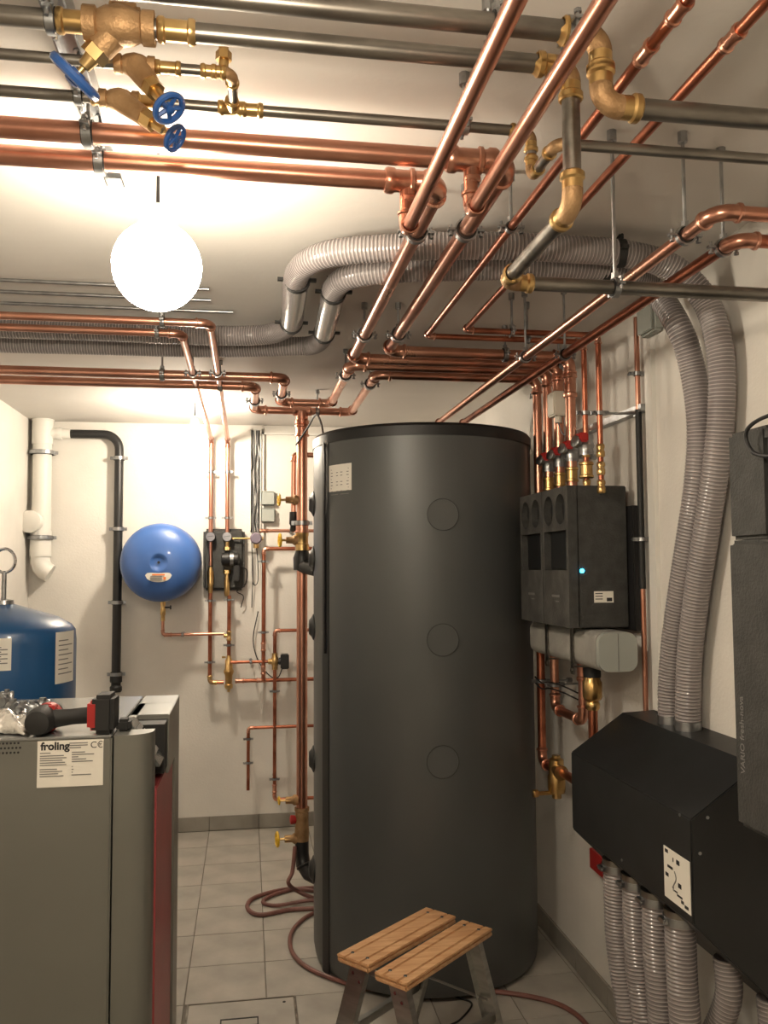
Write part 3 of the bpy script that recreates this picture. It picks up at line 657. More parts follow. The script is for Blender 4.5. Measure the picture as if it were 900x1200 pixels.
for i, (xo, ln, lab) in enumerate([(295, 712, 'longest thin wire dangling below the cable channel'), (300, 700, 'short looped wire below the cable channel')]):
    a2 = at(xo, 635, Y=5.38); b2_ = at(xo+(0 if i == 0 else 2), ln if i == 0 else 682, Y=5.41)
    cable(lab, [a2, a2.lerp(b2_, .5)+V((.006, 0, 0)), b2_] + ([b2_+V((-.03, 0, .0)), b2_+V((-.035, 0, .2))] if i else []), .0028)

# expansion vessel
ev = at(186, 659, Y=5.08); Rv = .232
t = thing('expansion_vessel', 'round blue expansion vessel mounted on the back wall', 'expansion vessel', (ev.x, 5.43, ev.z))
prof = [(0, .10), (.01, Rv*.9), (.05, Rv*.985), (.10, Rv), (.24, Rv), (.28, Rv*.975), (.31, Rv*.9), (.335, Rv*.74), (.350, Rv*.5), (.357, Rv*.24), (.357, Rv*.2), (.346, Rv*.15), (.344, .012), (.344, .0)]
q = MB(); q.prof((ev.x, 5.4295, ev.z), (0, -1, 0), prof, 48); q.obj('shell', 'blue', t, sharp=60)
q = MB(); q.prof((ev.x, 5.4295-.345, ev.z), (0, -1, 0), [(0, .008), (.006, .008)], 12); q.obj('air_cap', 'black', t)
# curved sticker
q = MB(); cz = ev.z-.088; n_ = 14; vs = []; fs = []
for i in range(n_+1):
    u_ = -1+2*i/n_; X = u_*.075
    for j, s_ in enumerate((.026, -.026)):
        hh = (1-abs(u_)**3)**.5*s_ if abs(u_) < 1 else 0
        Z = cz + hh + .014*abs(u_)**2
        rr = math.hypot(X, Z-ev.z); dd = next((pa[0]+(pb[0]-pa[0])*(rr-pa[1])/(pb[1]-pa[1]) for pa, pb in zip(prof[4:], prof[5:]) if pb[1] <= rr <= pa[1]), .36)
        vs.append((ev.x+X, 5.4295-dd-.0022, Z))
for i in range(n_): fs.append([2*i, 2*i+2, 2*i+3, 2*i+1])
q.add(vs, fs); st = q.obj('sticker', 'paper', t)
q = MB()
for k in range(3): q.box((ev.x-.045, 5.4295-.3600, cz+.004-.010*k), (ev.x+.02, 5.4295-.354, cz+.008-.010*k))
q.obj('print', 'inkgrey', st)
q = MB(); q.box((ev.x-.035, 5.4295-.3602, cz+.013), (ev.x+.035, 5.4295-.354, cz+.021)); q.obj('print', 'orange', st); q = MB(); q.box((ev.x+.028, 5.4295-.3602, cz-.012), (ev.x+.042, 5.4295-.354, cz+.004)); q.obj('print', 'orange', st)
# vessel connection
a = along(V((ev.x+.005, 5.31, 1)), 'Z', py=706); b = along(a, 'Z', py=744)
run('small copper pipe with a brass cock from the blue vessel to the pump station', [a, b, V((sx-.03, 5.31, b.z))], .0095, 'copper', 'copper', B=.018, clamps=[(1, {'px': 214}, to_back)], sleeves=[(1, {'px': 197})])
t = thing('vessel_cock', 'brass service cock directly under the round blue vessel', 'valve', a)
q = MB(); q.prof(a+V((0, 0, .02)), (0, 0, -1), [(0, .012), (.03, .017), (.05, .012), (.06, .016), (.09, .016), (.1, .012), (.13, .013)], 14); q.obj('valve_body', 'brass', t)
q = MB(); q.cyl(a-V((0, 0, .03)), a+V((.04, 0, -.03)), .005); q.obox(a+V((.045, 0, -.03)), (.004, 0, 0), (0, .006, 0), (0, 0, .012)); q.obj('lever', 'black', t)

# ================================================================== DRAIN PIPES AT LEFT
wx = at(48, 560, Y=5.34).x; zz = lambda py, y=5.34: along(V((wx, y, 1)), 'Z', py=py).z
t = thing('soil_pipe', 'thick white soil pipe in the back left corner', 'pipe', (wx, 5.36, zz(672)))
RS = .054; yy = 5.43-RS-.012
q = MB(); q.cyl((wx, yy, H-.0005), (wx, yy, zz(605)), RS, n=28); q.obj('tube', 'white', t)
q = MB(); q.prof((wx, yy, zz(520)), (0, 0, 1), [(0, RS*1.02), (0, RS*1.12), (zz(493)-zz(520), RS*1.12), (zz(493)-zz(520), RS*1.2), (H-.001-zz(520), RS*1.2)], 28)
q.prof((wx, yy, zz(507)), (1, 0, 0), [(0, .034), (.085, .034), (.085, .038), (.11, .038), (.11, .030), (.16, .030)], 20); q.obj('branch_tee', 'white', t)
q = MB(); q.prof((wx, yy, zz(652)), (0, 0, 1), [(0, RS), (0, RS*1.12), (zz(622)-zz(652), RS*1.12), (zz(622)-zz(652), RS*1.04), (zz(594)-zz(652), RS*1.04), (zz(594)-zz(652), RS)], 28)
q.prof((wx-.022, yy, zz(612)), (-.22, -1, 0), [(0, .058), (.075, .060), (.08, .066), (.10, .066), (.104, .056)], 28); q.obj('access_branch', 'white', t)
q = MB(); p0 = V((wx, yy, zz(650))); q.sweep([p0, p0-V((0, 0, .04)), p0+V((.010, 0, -.07)), p0+V((.030, 0, -.095)), p0+V((.058, 0, -.112))], [RS*1.0, RS*1.03, RS*1.05, RS*1.03, RS*.98], 24); q.obj('bend', 'white', t)
for y in (530, 630): clamp(t, (wx, yy, zz(y)), (0, 0, 1), RS*1.04, V((wx, 5.4295, zz(y))))
bx = at(138, 650, Y=5.37).x; yb = 5.37; bz = lambda py: along(V((bx, yb, 1)), 'Z', py=py).z
t = thing('drain_pipe', 'black drain pipe curving down the back wall beside the blue vessel', 'pipe', (bx, yb, bz(810)))
ztop = zz(507); x1 = at(80, 507, Y=yb).x; R_ = .09
path = [(wx+.14, yb, ztop), (bx-R_, yb, ztop)] + [(bx-R_+R_*math.sin(a_), yb, ztop-R_+R_*math.cos(a_)) for a_ in [PI/2*i/8 for i in range(1, 9)]] + [(bx, yb, bz(792))]
q = MB(); q.sweep(path, .0265, 22); q.obj('tube', 'black', t)
q = MB(); q.prof((bx, yb, bz(811)), (0, 0, 1), [(0, .03), (.01, .036), (.03, .036), (.04, .028), (.055, .028), (.06, .036), (.09, .036), (.1, .027)], 20); q.obj('end_coupling', 'rubber', t)
for y in (537, 620, 706, 790): clamp(t, (bx, yb, bz(y)), (0, 0, 1), .0265, V((bx, 5.4295, bz(y))))

# ================================================================== BUFFER TANK
TX, TY, TR, TZ = .747, 3.63, .468, 2.155
t = thing('buffer_tank', 'tall dark grey cylindrical buffer tank in the middle of the room', 'tank', (TX, TY, 0))
q = MB(); N = 96; vs = []; rr = [(.0, TR*.9), (.02, TR*.985), (.06, TR), (TZ-.05, TR), (TZ-.05, TR-.003)]
q.prof((TX, TY, 0), (0, 0, 1), rr, N); q.obj('insulation_jacket', 'tank', t, sharp=50)
q = MB(); q.prof((TX, TY, TZ-.052), (0, 0, 1), [(0, TR-.002), (0, TR+.004), (.038, TR+.004), (.05, TR-.006), (.052, TR-.03), (.053, 0)], N); q.obj('lid', 'tankband', t)
def onshell(px_, py_):   # point on the jacket seen at a pixel
    d = (CW*F + CR*(px_-450) - CU*(py_-600)); ox, oy = EYE.x-TX, EYE.y-TY
    A = d.x*d.x+d.y*d.y; B_ = 2*(ox*d.x+oy*d.y); C_ = ox*ox+oy*oy-TR*TR; disc = max(0, B_*B_-4*A*C_)
    return EYE + d*((-B_-math.sqrt(disc))/(2*A))
def ang(p): return math.atan2(p.y-TY, p.x-TX)
def strip(a0, a1, z0, z1, dr, m, name, parent=t, k=6):
    q = MB(); vs = []
    for i in range(k+1):
        a_ = a0+(a1-a0)*i/k
        for z in (z0, z1):
            for r_ in (TR-.001, TR+dr): vs.append((TX+r_*math.cos(a_), TY+r_*math.sin(a_), z))
    fs = []
    for i in range(k):
        b_ = 4*i; fs += [[b_, b_+4, b_+5, b_+1], [b_+2, b_+3, b_+7, b_+6], [b_+1, b_+5, b_+7, b_+3], [b_, b_+2, b_+6, b_+4]]
    fs += [[0, 1, 3, 2], [4*k, 4*k+2, 4*k+3, 4*k+1]]
    q.add(vs, fs); return q.obj(name, m, parent)
sa = ang(onshell(382, 800)); strip(sa-.060, sa+.055, .01, TZ-.05, .003, 'tankband', 'seam_strip')
sa2 = sa-.62; strip(sa2-.02, sa2+.02, .05, TZ-.05, .004, 'tankband', 'seam_strip')
p = onshell(386, 546); p2 = onshell(412, 574); st = strip(ang(p), ang(p2), p2.z, p.z, .0012, 'paper', 'rating_label')
a0, a1 = ang(p), ang(p2)
def shellpt(a_, z, r_=.0016): return (TX+(TR+r_)*math.cos(a_), TY+(TR+r_)*math.sin(a_), z)
q = MB()
for k in range(9):
    z = p.z-.018-.0125*k; e_ = a0+(a1-a0)*(.45 if k % 3 else .9)
    q.add([shellpt(a0+(a1-a0)*.1, z), shellpt(e_, z), shellpt(e_, z-.003), shellpt(a0+(a1-a0)*.1, z-.003)], [[0, 1, 2, 3]])
    if k % 3: q.add([shellpt(a0+(a1-a0)*.55, z), shellpt(a0+(a1-a0)*.9, z), shellpt(a0+(a1-a0)*.9, z-.003), shellpt(a0+(a1-a0)*.55, z-.003)], [[0, 1, 2, 3]])
q.obj('print', 'inkgrey', st)
for y in (603, 750, 893):     # round pre-punched port covers, flush with the jacket
    c = onshell(519, y); nrm = V((c.x-TX, c.y-TY, 0)).normalized(); q = MB(); q.prof(c-nrm*.006, nrm, [(0, .06), (.0085, .06), (.0085, .056), (.007, .056), (.007, 0)], 32); pc_ = q.obj('port_cover', 'tank', t); q = MB(); q.torus(c+nrm*.002, nrm, .0605, .0012, 32, 6); q.obj('joint', 'tankband', pc_)
for y, in ((590,), (655,), (735,), (890,), (1020,)):   # black port rosettes on the left flank
    z = at(372, y, Y=3.63).z; a_ = sa-.42; c = V((TX+TR*math.cos(a_), TY+TR*math.sin(a_), z)); nrm = V((math.cos(a_), math.sin(a_), 0))
    q = MB(); q.prof(c-nrm*.01, nrm, [(0, .055), (.013, .055), (.02, .04), (.03, .03)], 24); q.obj('port_rosette', 'tankband', t)
p0 = V((VX-.03, VY-.02, VZ(522)))
cable('black sensor cable arching from the riser over the tank shoulder', [p0, p0+V((.05, -.12, .07)), p0+V((.08, -.3, .1)), V(shellpt(sa, TZ-.06, .006)), V(shellpt(sa, TZ-.4, .007)), V(shellpt(sa, TZ-.9, .007))], .005)

# ================================================================== BLUE PRESSURE TANK AND BOILER
bt = at(3, 760, Y=3.45); BR = .264
t = thing('pressure_tank', 'large blue pressure tank standing behind the boiler at the left', 'tank', (bt.x, 3.45, 0))
bzz = lambda py: at(3, py, Y=3.45-BR*.6).z
zt = at(3, 708, Y=3.45).z; zs = at(80, 738, Y=3.45).z; zr_ = at(80, 806, Y=3.45).z
print('bluetank', bt, zt, zs, zr_)
q = MB(); q.prof((bt.x, 3.45, 0), (0, 0, 1), [(0, BR*.8), (.05, BR*.8), (.12, BR*.97), (.16, BR), (zs-.04, BR), (zs, BR*.985), (zs+.02, BR*.93), (zs+.05, BR*.74), (zs+.075, BR*.45), (zt+.0, BR*.14), (zt+.002, .0)], 56); q.obj('shell', 'navy', t, sharp=60)
q = MB(); q.prof((bt.x, 3.45, zt-.01), (0, 0, 1), [(0, .04), (.025, .035), (.03, .012), (.03, .009), (.13, .009)], 16); q.obj('lifting_stem', 'zinc', t)
q = MB(); q.torus((bt.x, 3.45, zt+.12+.045), (.35, 1, 0), .045, .006, 32, 8); q.obj('lifting_ring', 'chrome', t)
def tanklabel(a0, a1, z0, z1, m='paper', col=True):
    q = MB(); k = 8; vs = []
    for i in range(k+1):
        a_ = a0+(a1-a0)*i/k
        for z in (z0, z1): vs.append((bt.x+(BR+.0015)*math.cos(a_), 3.45+(BR+.0015)*math.sin(a_), z))
    q.add(vs, [[2*i, 2*i+2, 2*i+3, 2*i+1] for i in range(k)]); o = q.obj('label_sticker', m, t)
    if col:
        q = MB()
        for r_ in range(8):
            z = z1-.03-(z1-z0-.05)*r_/8
            aa, bb = a0+(a1-a0)*.12, a0+(a1-a0)*(.6+.25*(r_ % 2))
            pts = [(bt.x+(BR+.0025)*math.cos(x), 3.45+(BR+.0025)*math.sin(x), zz_) for x in (aa, (aa+bb)/2, bb) for zz_ in (z, z-.004)]
            q.add(pts, [[0, 2, 3, 1], [2, 4, 5, 3]])
        q.obj('print', 'inkgrey', o)
    return o
zq = lambda py: at(75, py, Y=3.45-.1).z
ac = lambda px_: -math.acos(max(-1, min(1, (at(px_, 760, Y=3.21).x-bt.x)/BR)))
tanklabel(ac(-14), ac(14), zq(779), zq(743)); tanklabel(-.58, -.12, zq(800), zq(740))

BZ = 1.2; X1, X2 = -.318, -.210; YN, YK = 2.165, 2.80
t = thing('boiler', 'grey pellet boiler with a red door strip at the lower left', 'boiler', (-.6, 2.5, 0))
q = MB(); q.box((-1.05, YN, .02), (X1-.002, YK, BZ-.004)); q.obj('body_panel', 'boiler', t, bevel=.004)
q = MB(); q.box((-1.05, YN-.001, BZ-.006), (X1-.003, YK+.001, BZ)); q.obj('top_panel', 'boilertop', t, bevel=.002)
# front cover with rounded near corner; notch for the display
def cover_poly(z0, z1, yk=YK, x2=X2):
    R = .055; pts = [(X1+.003, YN, z0)]
    for i in range(9):
        a_ = -PI/2+PI/2*i/8; pts.append((x2-R+R*math.cos(a_), YN+R+R*math.sin(a_), z0))
    pts += [(x2, yk, z0), (X1+.003, yk, z0)]; return pts
YD0 = YN+.075
q = MB(); q.prism(cover_poly(.02, 0, YD0, X2-.016), (0, 0, BZ-.022)); q.obj('corner_cover', 'boiler', t, sharp=50)
q = MB(); q.box((X1+.003, YD0+.40, .02), (X2, YK, BZ)); q.box((X1+.003, YD0+.202, 1.04), (X2, YD0+.41, BZ)); q.box((X1+.003, YD0+.001, .02), (X2-.03, YD0+.41, .86)); q.box((X1+.003, YD0+.001, BZ-.09), (X1+.025, YD0+.41, BZ)); q.obj('end_panel', 'boiler', t, bevel=.002)
q = MB(); q.prism([(X2-.03, YD0+.002, .02), (X2-.012, YD0+.002, .02), (X2-.006, YD0+.398, .02), (X2-.03, YD0+.398, .02)], (0, 0, 1.03)); q.obj('door', 'reddoor', t, bevel=.003)
q = MB(); q.box((X1+.026, YD0+.115, 1.06), (X2-.004, YD0+.20, BZ-.012)); q.box((X1+.026, YD0+.001, .87), (X2-.06, YD0+.398, BZ-.11)); q.obj('recess', 'rubber', t)
p_ = [V((X1+.02, YD0-.04, BZ-.025)), V((X1+.085, YD0-.04, BZ-.10))]
q = MB(); sl = V((.085, 0, -.10)); q.prism([V((X1+.012, YD0+.012, BZ-.042)), V((X1+.012, YD0+.012, BZ+.010)), V((X1+.030, YD0+.012, BZ+.012)), V((X2-.003, YD0+.012, BZ-.10)), V((X2-.020, YD0+.012, BZ-.10))], (0, .10, 0)); dp = q.obj('control_panel', 'screen', t, bevel=.003)
q = MB(); a_ = V((X1+.030, YD0+.011, BZ+.012)); b_ = V((X2-.003, YD0+.011, BZ-.10)); n_ = V((.8, 0, .6)).normalized()
for k in range(5):
    c = a_.lerp(b_, .2+.13*k) + V((0, .05, 0)) + n_*.003; q.obox(c, (b_-a_)*.045, (0, .036, 0), n_*.0015)
q.obj('keypad', 'inkgrey', dp)
q = MB(); q.box((X1+.0, YD0-.030, BZ-.003), (X1+.034, YD0+.012, BZ+.028)); q.obj('hinge_knob', 'rubber', t, bevel=.007)
# plinth line
q = MB(); q.box((-1.05, YN-.0012, .48), (-.50, YN+.001, .483)); q.obj('panel_seam', 'inkgrey', t)
# vent holes
q = MB()
for i in range(16):
    for j in range(3):
        c = at(1.0, 868, Y=YN-.001)+V((-.02+.0085*(i-8)+(.004 if j % 2 else 0), 0, -.007-.011*j)); q.cyl(c, c+V((0, -.0006, 0)), .0027, n=8)
q.obj('vent_holes', 'ink', t)['kind'] = 'stuff'
# rating plate with maker's name
a = at(44, 869, Y=YN-.002); b = at(120.5, 920, Y=YN-.002); lw, lh = b.x-a.x, a.z-b.z
q = MB(); q.box((a.x, YN-.002, b.z), (b.x, YN, a.z)); pl = q.obj('rating_plate', 'paper', t)
yt = YN-.0022
text('maker_name', 'froling', lh*.235, (a.x+lw*.05, yt, a.z-lh*.19), (1, 0, 0), (0, 0, 1), 'ink', pl, .0002, bold=.0009)
text('ce_mark', 'C\u20ac', lh*.2, (a.x+lw*.80, yt, a.z-lh*.18), (1, 0, 0), (0, 0, 1), 'ink', pl, .0002)
q = MB()
def tl(u0, u1, v_, h_=.022): q.box((a.x+lw*u0, yt-.0002, a.z-lh*(v_+h_)), (a.x+lw*u1, yt+.0004, a.z-lh*v_))
for v_ in (.05, .10, .15): tl(.48, .76 if v_ < .14 else .66, v_)
for k, v_ in enumerate((.25, .31, .36, .41, .46, .51)): tl(.04, [.2, .40, .44, .38, .42, .44][k], v_)
for k, v_ in enumerate((.60, .65, .70, .75)): tl(.04, [.3, .38, .32, .40][k], v_)
for k, v_ in enumerate((.25, .30, .35, .40, .45)): tl(.52, [.72, .86, .62, .74, .84][k], v_)
for k, v_ in enumerate((.56, .62, .68, .74)): tl(.52, [.54, .55, .54, .82][k], v_)
q.obj('small_print', 'inkgrey', pl)

# impact driver lying on the boiler
c0 = at(48, 860, Z=BZ); c1 = at(122, 858, Z=BZ); D = (c1-c0).normalized(); Nn = V((-D.y, D.x, 0))
t = thing('cordless_drill', 'black and red cordless impact driver lying on the boiler', 'power tool', c0)
L = (c1-c0).length; Zu = V((0, 0, 1))
def dp_(u_, v_, z): return c0 + D*(L*u_) + Nn*v_ + Zu*z
q = MB(); q.prof(dp_(.02, -.055, .034), Nn, [(0, .012), (.004, .028), (.03, .034), (.09, .034), (.14, .030), (.15, .012)], 20); q.obj('motor_housing', 'rubber', t)
q = MB(); q.prof(dp_(.04, .02, .034), Nn, [(0, .0335), (.0, .0352), (.03, .0352), (.034, .031)], 20); q.box(dp_(.02, .0, .05)-V((.012, .0, 0)), dp_(.2, .04, .066)); q.obj('red_shell', 'red', t, bevel=.004)
q = MB(); q.sweep([dp_(.08, 0, .034), dp_(.3, 0, .037), dp_(.5, 0, .040), dp_(.72, 0, .042), dp_(.84, 0, .044)], [.024, .021, .019, .020, .026], 14); q.obj('grip', 'rubber', t)
q = MB(); q.obox(dp_(.87, 0, .045), D*.016, Nn*.034, Zu*.036); q.obj('foot', 'red', t, bevel=.008)
q = MB(); q.obox(dp_(1.02, 0, .048), D*.026, Nn*.042, Zu*.0465); q.obj('battery', 'rubber', t, bevel=.010)
q = MB(); q.prof(dp_(.02, .09, .034), Nn, [(0, .02), (.02, .014), (.035, .012)], 14); q.obj('chuck', 'steel', t)
q = MB(); q.obox(dp_(.2, .012, .03), D*.014, Nn*.006, Zu*.010); q.obj('trigger', 'red', t, bevel=.003)
# foil bag
c = at(6, 862, Z=BZ); q = MB(); bmN = 18; vs = []; fs = []
for i in range(bmN+1):
    for j in range(13):
        u_ = -1+2*i/bmN; v_ = -1+2*j/12; r_ = max(0, 1-(abs(u_)**2.4))*max(0, 1-v_*v_)
        vs.append((c.x-.03+u_*.085, c.y+.05+v_*.055+.012*math.sin(5*u_), BZ+.002+.042*r_**.6+.010*math.sin(9*u_+4*v_)*r_+random.uniform(0, .006)))
for i in range(bmN):
    for j in range(12): fs.append([i*13+j, (i+1)*13+j, (i+1)*13+j+1, i*13+j+1])
q.add(vs, fs); o = q.obj('foil_bag', 'foil', loc=c); tag(o, 'crumpled silver foil bag at the left edge of the boiler top', 'bag')
so = o.modifiers.new('solid', 'SOLIDIFY'); so.thickness = .001
# loose pipe fittings behind the driver
k_ = 0
labs = ['loose metal fitting at the left of the small heap on the boiler', 'loose metal fitting second from the left on the boiler', 'loose metal fitting in the middle of the heap on the boiler', 'loose metal fitting right of the heap middle on the boiler', 'loose metal fitting at the right end of the heap on the boiler', 'loose metal fitting lying foremost by the foil bag', 'loose metal fitting rearmost in the heap on the boiler']
for (x, y) in [(6, 828), (15, 836), (27, 838), (38, 835), (50, 834), (22, 845), (8, 820)]:
    c = at(x, y, Z=BZ); a_ = random.uniform(0, PI); d_ = V((math.cos(a_), math.sin(a_), 0)); tt = thing('pipe_fitting', labs[k_], 'fitting', c, 'loose fittings on the boiler')
    rr_ = random.uniform(.011, .015); q = MB(); q.prof(c+V((0, 0, rr_*1.2))-d_*.018, d_, [(0, rr_*.7), (0, rr_*1.1), (.006, rr_*1.2), (.010, rr_), (.026, rr_), (.03, rr_*1.2), (.036, rr_*1.1), (.036, rr_*.7)], 14); q.obj('body', 'zinc', tt)
    q = MB(); q.hexa(c+V((0, 0, rr_*1.2)), c+V((0, 0, rr_*2.8)), rr_*.7); q.obj('nut', 'zinc', tt); k_ += 1

# ================================================================== RIGHT WALL: PUMP GROUPS
GX, GY0, GY1, GZ0, GZ1 = 1.05, 2.70, 3.20, 1.395, 1.868
t0 = thing('backing_board', 'dark backing panel behind the pump groups on the right wall', 'panel', (1.29, 2.9, 1.4))
q = MB(); q.box((1.262, 2.665, 1.385), (1.2995, 3.24, 1.80)); q.obj('board', 'black', t0, bevel=.004)
def pump_group(y0_, y1_, label):
    t = thing('pump_group', label, 'pump group', (GX+.1, (y0_+y1_)/2, GZ0), 'black foam pump groups')
    # shell as slab ring: front face with holes built by boxes and an arch plate
    q = MB(); q.box((GX+.03, y0_, GZ0), (1.258, y1_, GZ1)); q.obj('shell', 'epp', t, bevel=.003)
    bm = bmesh.new(); ym = (y0_+y1_)/2; w_ = (y1_-y0_)/2
    # front plate with two round openings and a rectangular window
    import mathutils
    outer = [(-w_, 0), (w_, 0), (w_, GZ1-GZ0), (-w_, GZ1-GZ0)]
    z_c = GZ1-GZ0-.075
    holes = [[(-w_*.44+.046*math.cos(2*PI*i/24), z_c+.052*math.sin(2*PI*i/24)) for i in range(24)], [(w_*.48+.046*math.cos(2*PI*i/24), z_c+.052*math.sin(2*PI*i/24)) for i in range(24)],
             [(-w_*.86, .19), (w_*.86, .19), (w_*.86, .325), (-w_*.86, .325)]]
    polys = [[V((a_, b_, 0)) for a_, b_ in outer]] + [[V((a_, b_, 0)) for a_, b_ in h_] for h_ in holes]
    tri = mathutils.geometry.tessellate_polygon(polys); flat = [p for pp in polys for p in pp]
    vs = [V((GX, ym+p.x, GZ0+p.y)) for p in flat]; nv = len(vs); vs2 = [v+V((.036, 0, 0)) for v in vs]
    fs = [list(x) for x in tri] + [[i+nv for i in x][::-1] for x in tri]; o_ = 0
    for pp in polys:
        n_ = len(pp)
        for i in range(n_): a_, b_ = o_+i, o_+(i+1) % n_; fs.append([a_, b_, b_+nv, a_+nv])
        o_ += n_
    q = MB(); q.add(vs+vs2, fs, [0]*len(tri)+[1]*(len(fs)-len(tri))); q.obj('front_plate', ['epp_lit', 'epp'], t, sharp=30)
    for s_, k in ((-.44, 0), (.48, 1)):
        c = V((GX+.029, ym+w_*s_, GZ0+z_c)); q = MB(); q.prof(c, (-1, 0, 0), [(0, .044), (.004, .044), (.004, .03), (.010, .028)], 22); q.obj('hole_shade_disc', 'tankband', t)  # black disc behind each opening, its colour carries the dark of a deeper hole
    q = MB(); q.box((GX+.022, ym-w_*.8, GZ0+.195), (GX+.031, ym+w_*.8, GZ0+.32)); q.obj('window_insert', 'hood', t)
    q = MB(); q.box((GX-.0015, ym-.035, GZ0+.098), (GX, ym+.035, GZ0+.106)); q.box((GX-.0015, ym-.03, GZ0+.082), (GX, ym+.0, GZ0+.086)); q.obj('embossed_name', 'inkgrey', t)
    return t
pg1 = pump_group(GY0, (GY0+GY1)/2-.003, 'nearer black foam pump group with a small blue light on its side')
pg2 = pump_group((GY0+GY1)/2+.003, GY1, 'farther black foam pump group, half hidden by the tank')
c = at(682, 669, Y=GY0); q = MB(); q.prof(c, (0, -1, 0), [(0, .007), (.003, .007), (.004, .004)], 14); q.obj('indicator_light', 'led', pg1)
a = at(696, 693, Y=GY0); b = at(719, 706, Y=GY0); q = MB(); q.box((a.x, GY0-.001, b.z), (b.x, GY0+.001, a.z)); st = q.obj('sticker', 'paper', pg1)
q = MB()
for k in range(3): q.box((a.x+.004, GY0-.0014, a.z-.009-.009*k), (a.x+.03, GY0-.0008, a.z-.006-.009*k))
q.box((b.x-.024, GY0-.0014, b.z+.004), (b.x-.005, GY0-.0008, b.z+.016)); q.obj('print', 'ink', st)
# valves above the groups: on each of the big risers
GB = 'ball valves with red grips above the pump groups'
rows = sorted([(sd.y, 'farthest'), (sc.y, 'second farthest'), (j2.y, 'third'), (k2.y, 'fourth')], reverse=True)
print('riser rows', [r_[0] for r_ in rows])
spots = [(V((XK(686, YC1), YC1, 2)), 512, 'ball valve with a red grip on the thin copper riser'), (V((XK(669, k2.y), k2.y, 2)), 520, 'ball valve with a red grip on the nearest thick copper riser'), (V((XK(655, j2.y), j2.y, 2)), 527, 'ball valve with a red grip on the second thick copper riser'), (V((XK(642, sc.y), sc.y, 2)), 533, 'ball valve with a red grip on the third thick copper riser, nearest the tank')]
for yv, py, lab in spots:
    c = along(yv, 'Z', py=py+10)
    t = thing('ball_valve', lab, 'valve', c, GB)
    q = MB(); q.prof(c-V((0, 0, .035)), (0, 0, 1), [(0, .021), (0, .026), (.012, .026), (.02, .024), (.035, .030), (.05, .024), (.058, .026), (.07, .026), (.07, .021)], 12); q.obj('valve_body', 'zinc', t)
    q = MB(); q.prof(c, (-1, -.35, .25), [(0, .012), (.035, .012), (.035, .020), (.05, .021), (.053, .016)], 14); q.obj('spindle', 'zinc', t)
    q = MB(); d_ = V((-1, -.35, .25)).normalized(); q.obox(c+d_*.034+V((0.012, 0, .016)), V((.016, 0, 0)), V((0, .026, 0)), V((0, 0, .016))); q.obj('red_grip', 'red', t, bevel=.005)
    sleeve(t, c-V((0, 0, .085)), (0, 0, 1), .0185, 'brass', L=.028)
for yv, lab in ((V((XK(686, YC1), YC1, 2)), 'slim brass fitting stack on the thin riser nearer the big ones'), (V((XK(703, YD1), YD1, 2)), 'slim brass fitting stack on the outermost thin riser')):
    c = along(yv, 'Z', py=548); t = thing('brass_fitting', lab, 'fitting', c, 'slim brass fittings on the thin risers')
    for k, dz in enumerate((.06, 0, -.06)):
        q = MB(); q.prof(c+V((0, 0, dz-.025)), (0, 0, 1), [(0, .010), (0, .0125), (.005, .0145), (.018, .0145), (.022, .012), (.028, .012), (.03, .014), (.04, .014), (.044, .011)], 12); q.obj('ferrule', 'brass', t)
# cream actuator box
c = at(655, 474, Y=j2.y-.06); t = thing('actuator_box', 'cream plastic actuator box hanging among the copper risers', 'control box', c)
q = MB(); q.box(c+V((-.028, -.02, -.045)), c+V((.028, .055, .05))); q.obj('case', 'cream', t, bevel=.005)
q = MB(); q.cyl(c+V((0, .01, -.045)), c+V((0, .01, -.07)), .014); q.obj('gland', 'cream', t)
cable('', [c+V((0, .01, -.07)), c+V((.01, 0, -.11)), c+V((.04, 0, -.13))], .003, 'cablegrey', parent=t, name='lead')
# mounting rail behind the risers
t = thing('mounting_rail', 'zinc mounting rail behind the copper risers on the right wall', 'bracket', (1.28, 2.6, 2.08))
q = MB(); zR = at(730, 487, X=1.28).z; q.box((1.27, 2.60, zR-.012), (1.2995, 3.6, zR+.012)); q.obj('rail', 'zinc', t)
# grey junction box near ceiling
c = at(759, 372, X=1.27); t = thing('junction_box', 'grey junction box up at the ceiling edge of the right wall', 'junction box', (1.30, c.y, c.z))
q = MB(); q.box((1.262, c.y-.055, c.z-.055), (1.2995, c.y+.055, c.z+.055)); q.obj('box', 'boxgrey', t, bevel=.008)
q = MB(); q.box((1.256, c.y-.05, c.z-.05), (1.2625, c.y+.05, c.z+.05)); q.obj('lid', 'boxgrey', t, bevel=.003)
# slim pipe down right wall with black sleeve
a = at(745, 375, X=1.275); b = at(757, 822, X=1.275)
t = thing('gas_line', 'slim copper line with a black sleeve running down the right wall', 'pipe', b)
x_, y_ = 1.275, (a.y+b.y)/2; zf = lambda py: along(V((x_, y_, 1)), 'Z', py=py).z
q = MB(); q.cyl((x_, y_, zf(372)), (x_, y_, 1.13), .0085); q.obj('tube', 'copper', t)
q = MB(); q.cyl((x_, y_, zf(480)), (x_, y_, zf(690)), .0105); q.obj('sleeve', 'rubber', t)
for y in (438, 632): clamp(t, (x_, y_, zf(y)), (0, 0, 1), .0095, V((1.2995, y_, zf(y))))
# shallow light conduit strip next to it
q = MB(); q.box((1.285, y_-.075, 1.14), (1.2995, y_-.03, 2.3)); tag(q.obj('cable_duct', 'white', loc=(1.29, y_-.05, 1.14)), 'flat white cable duct beside the slim copper line', 'cable channel')

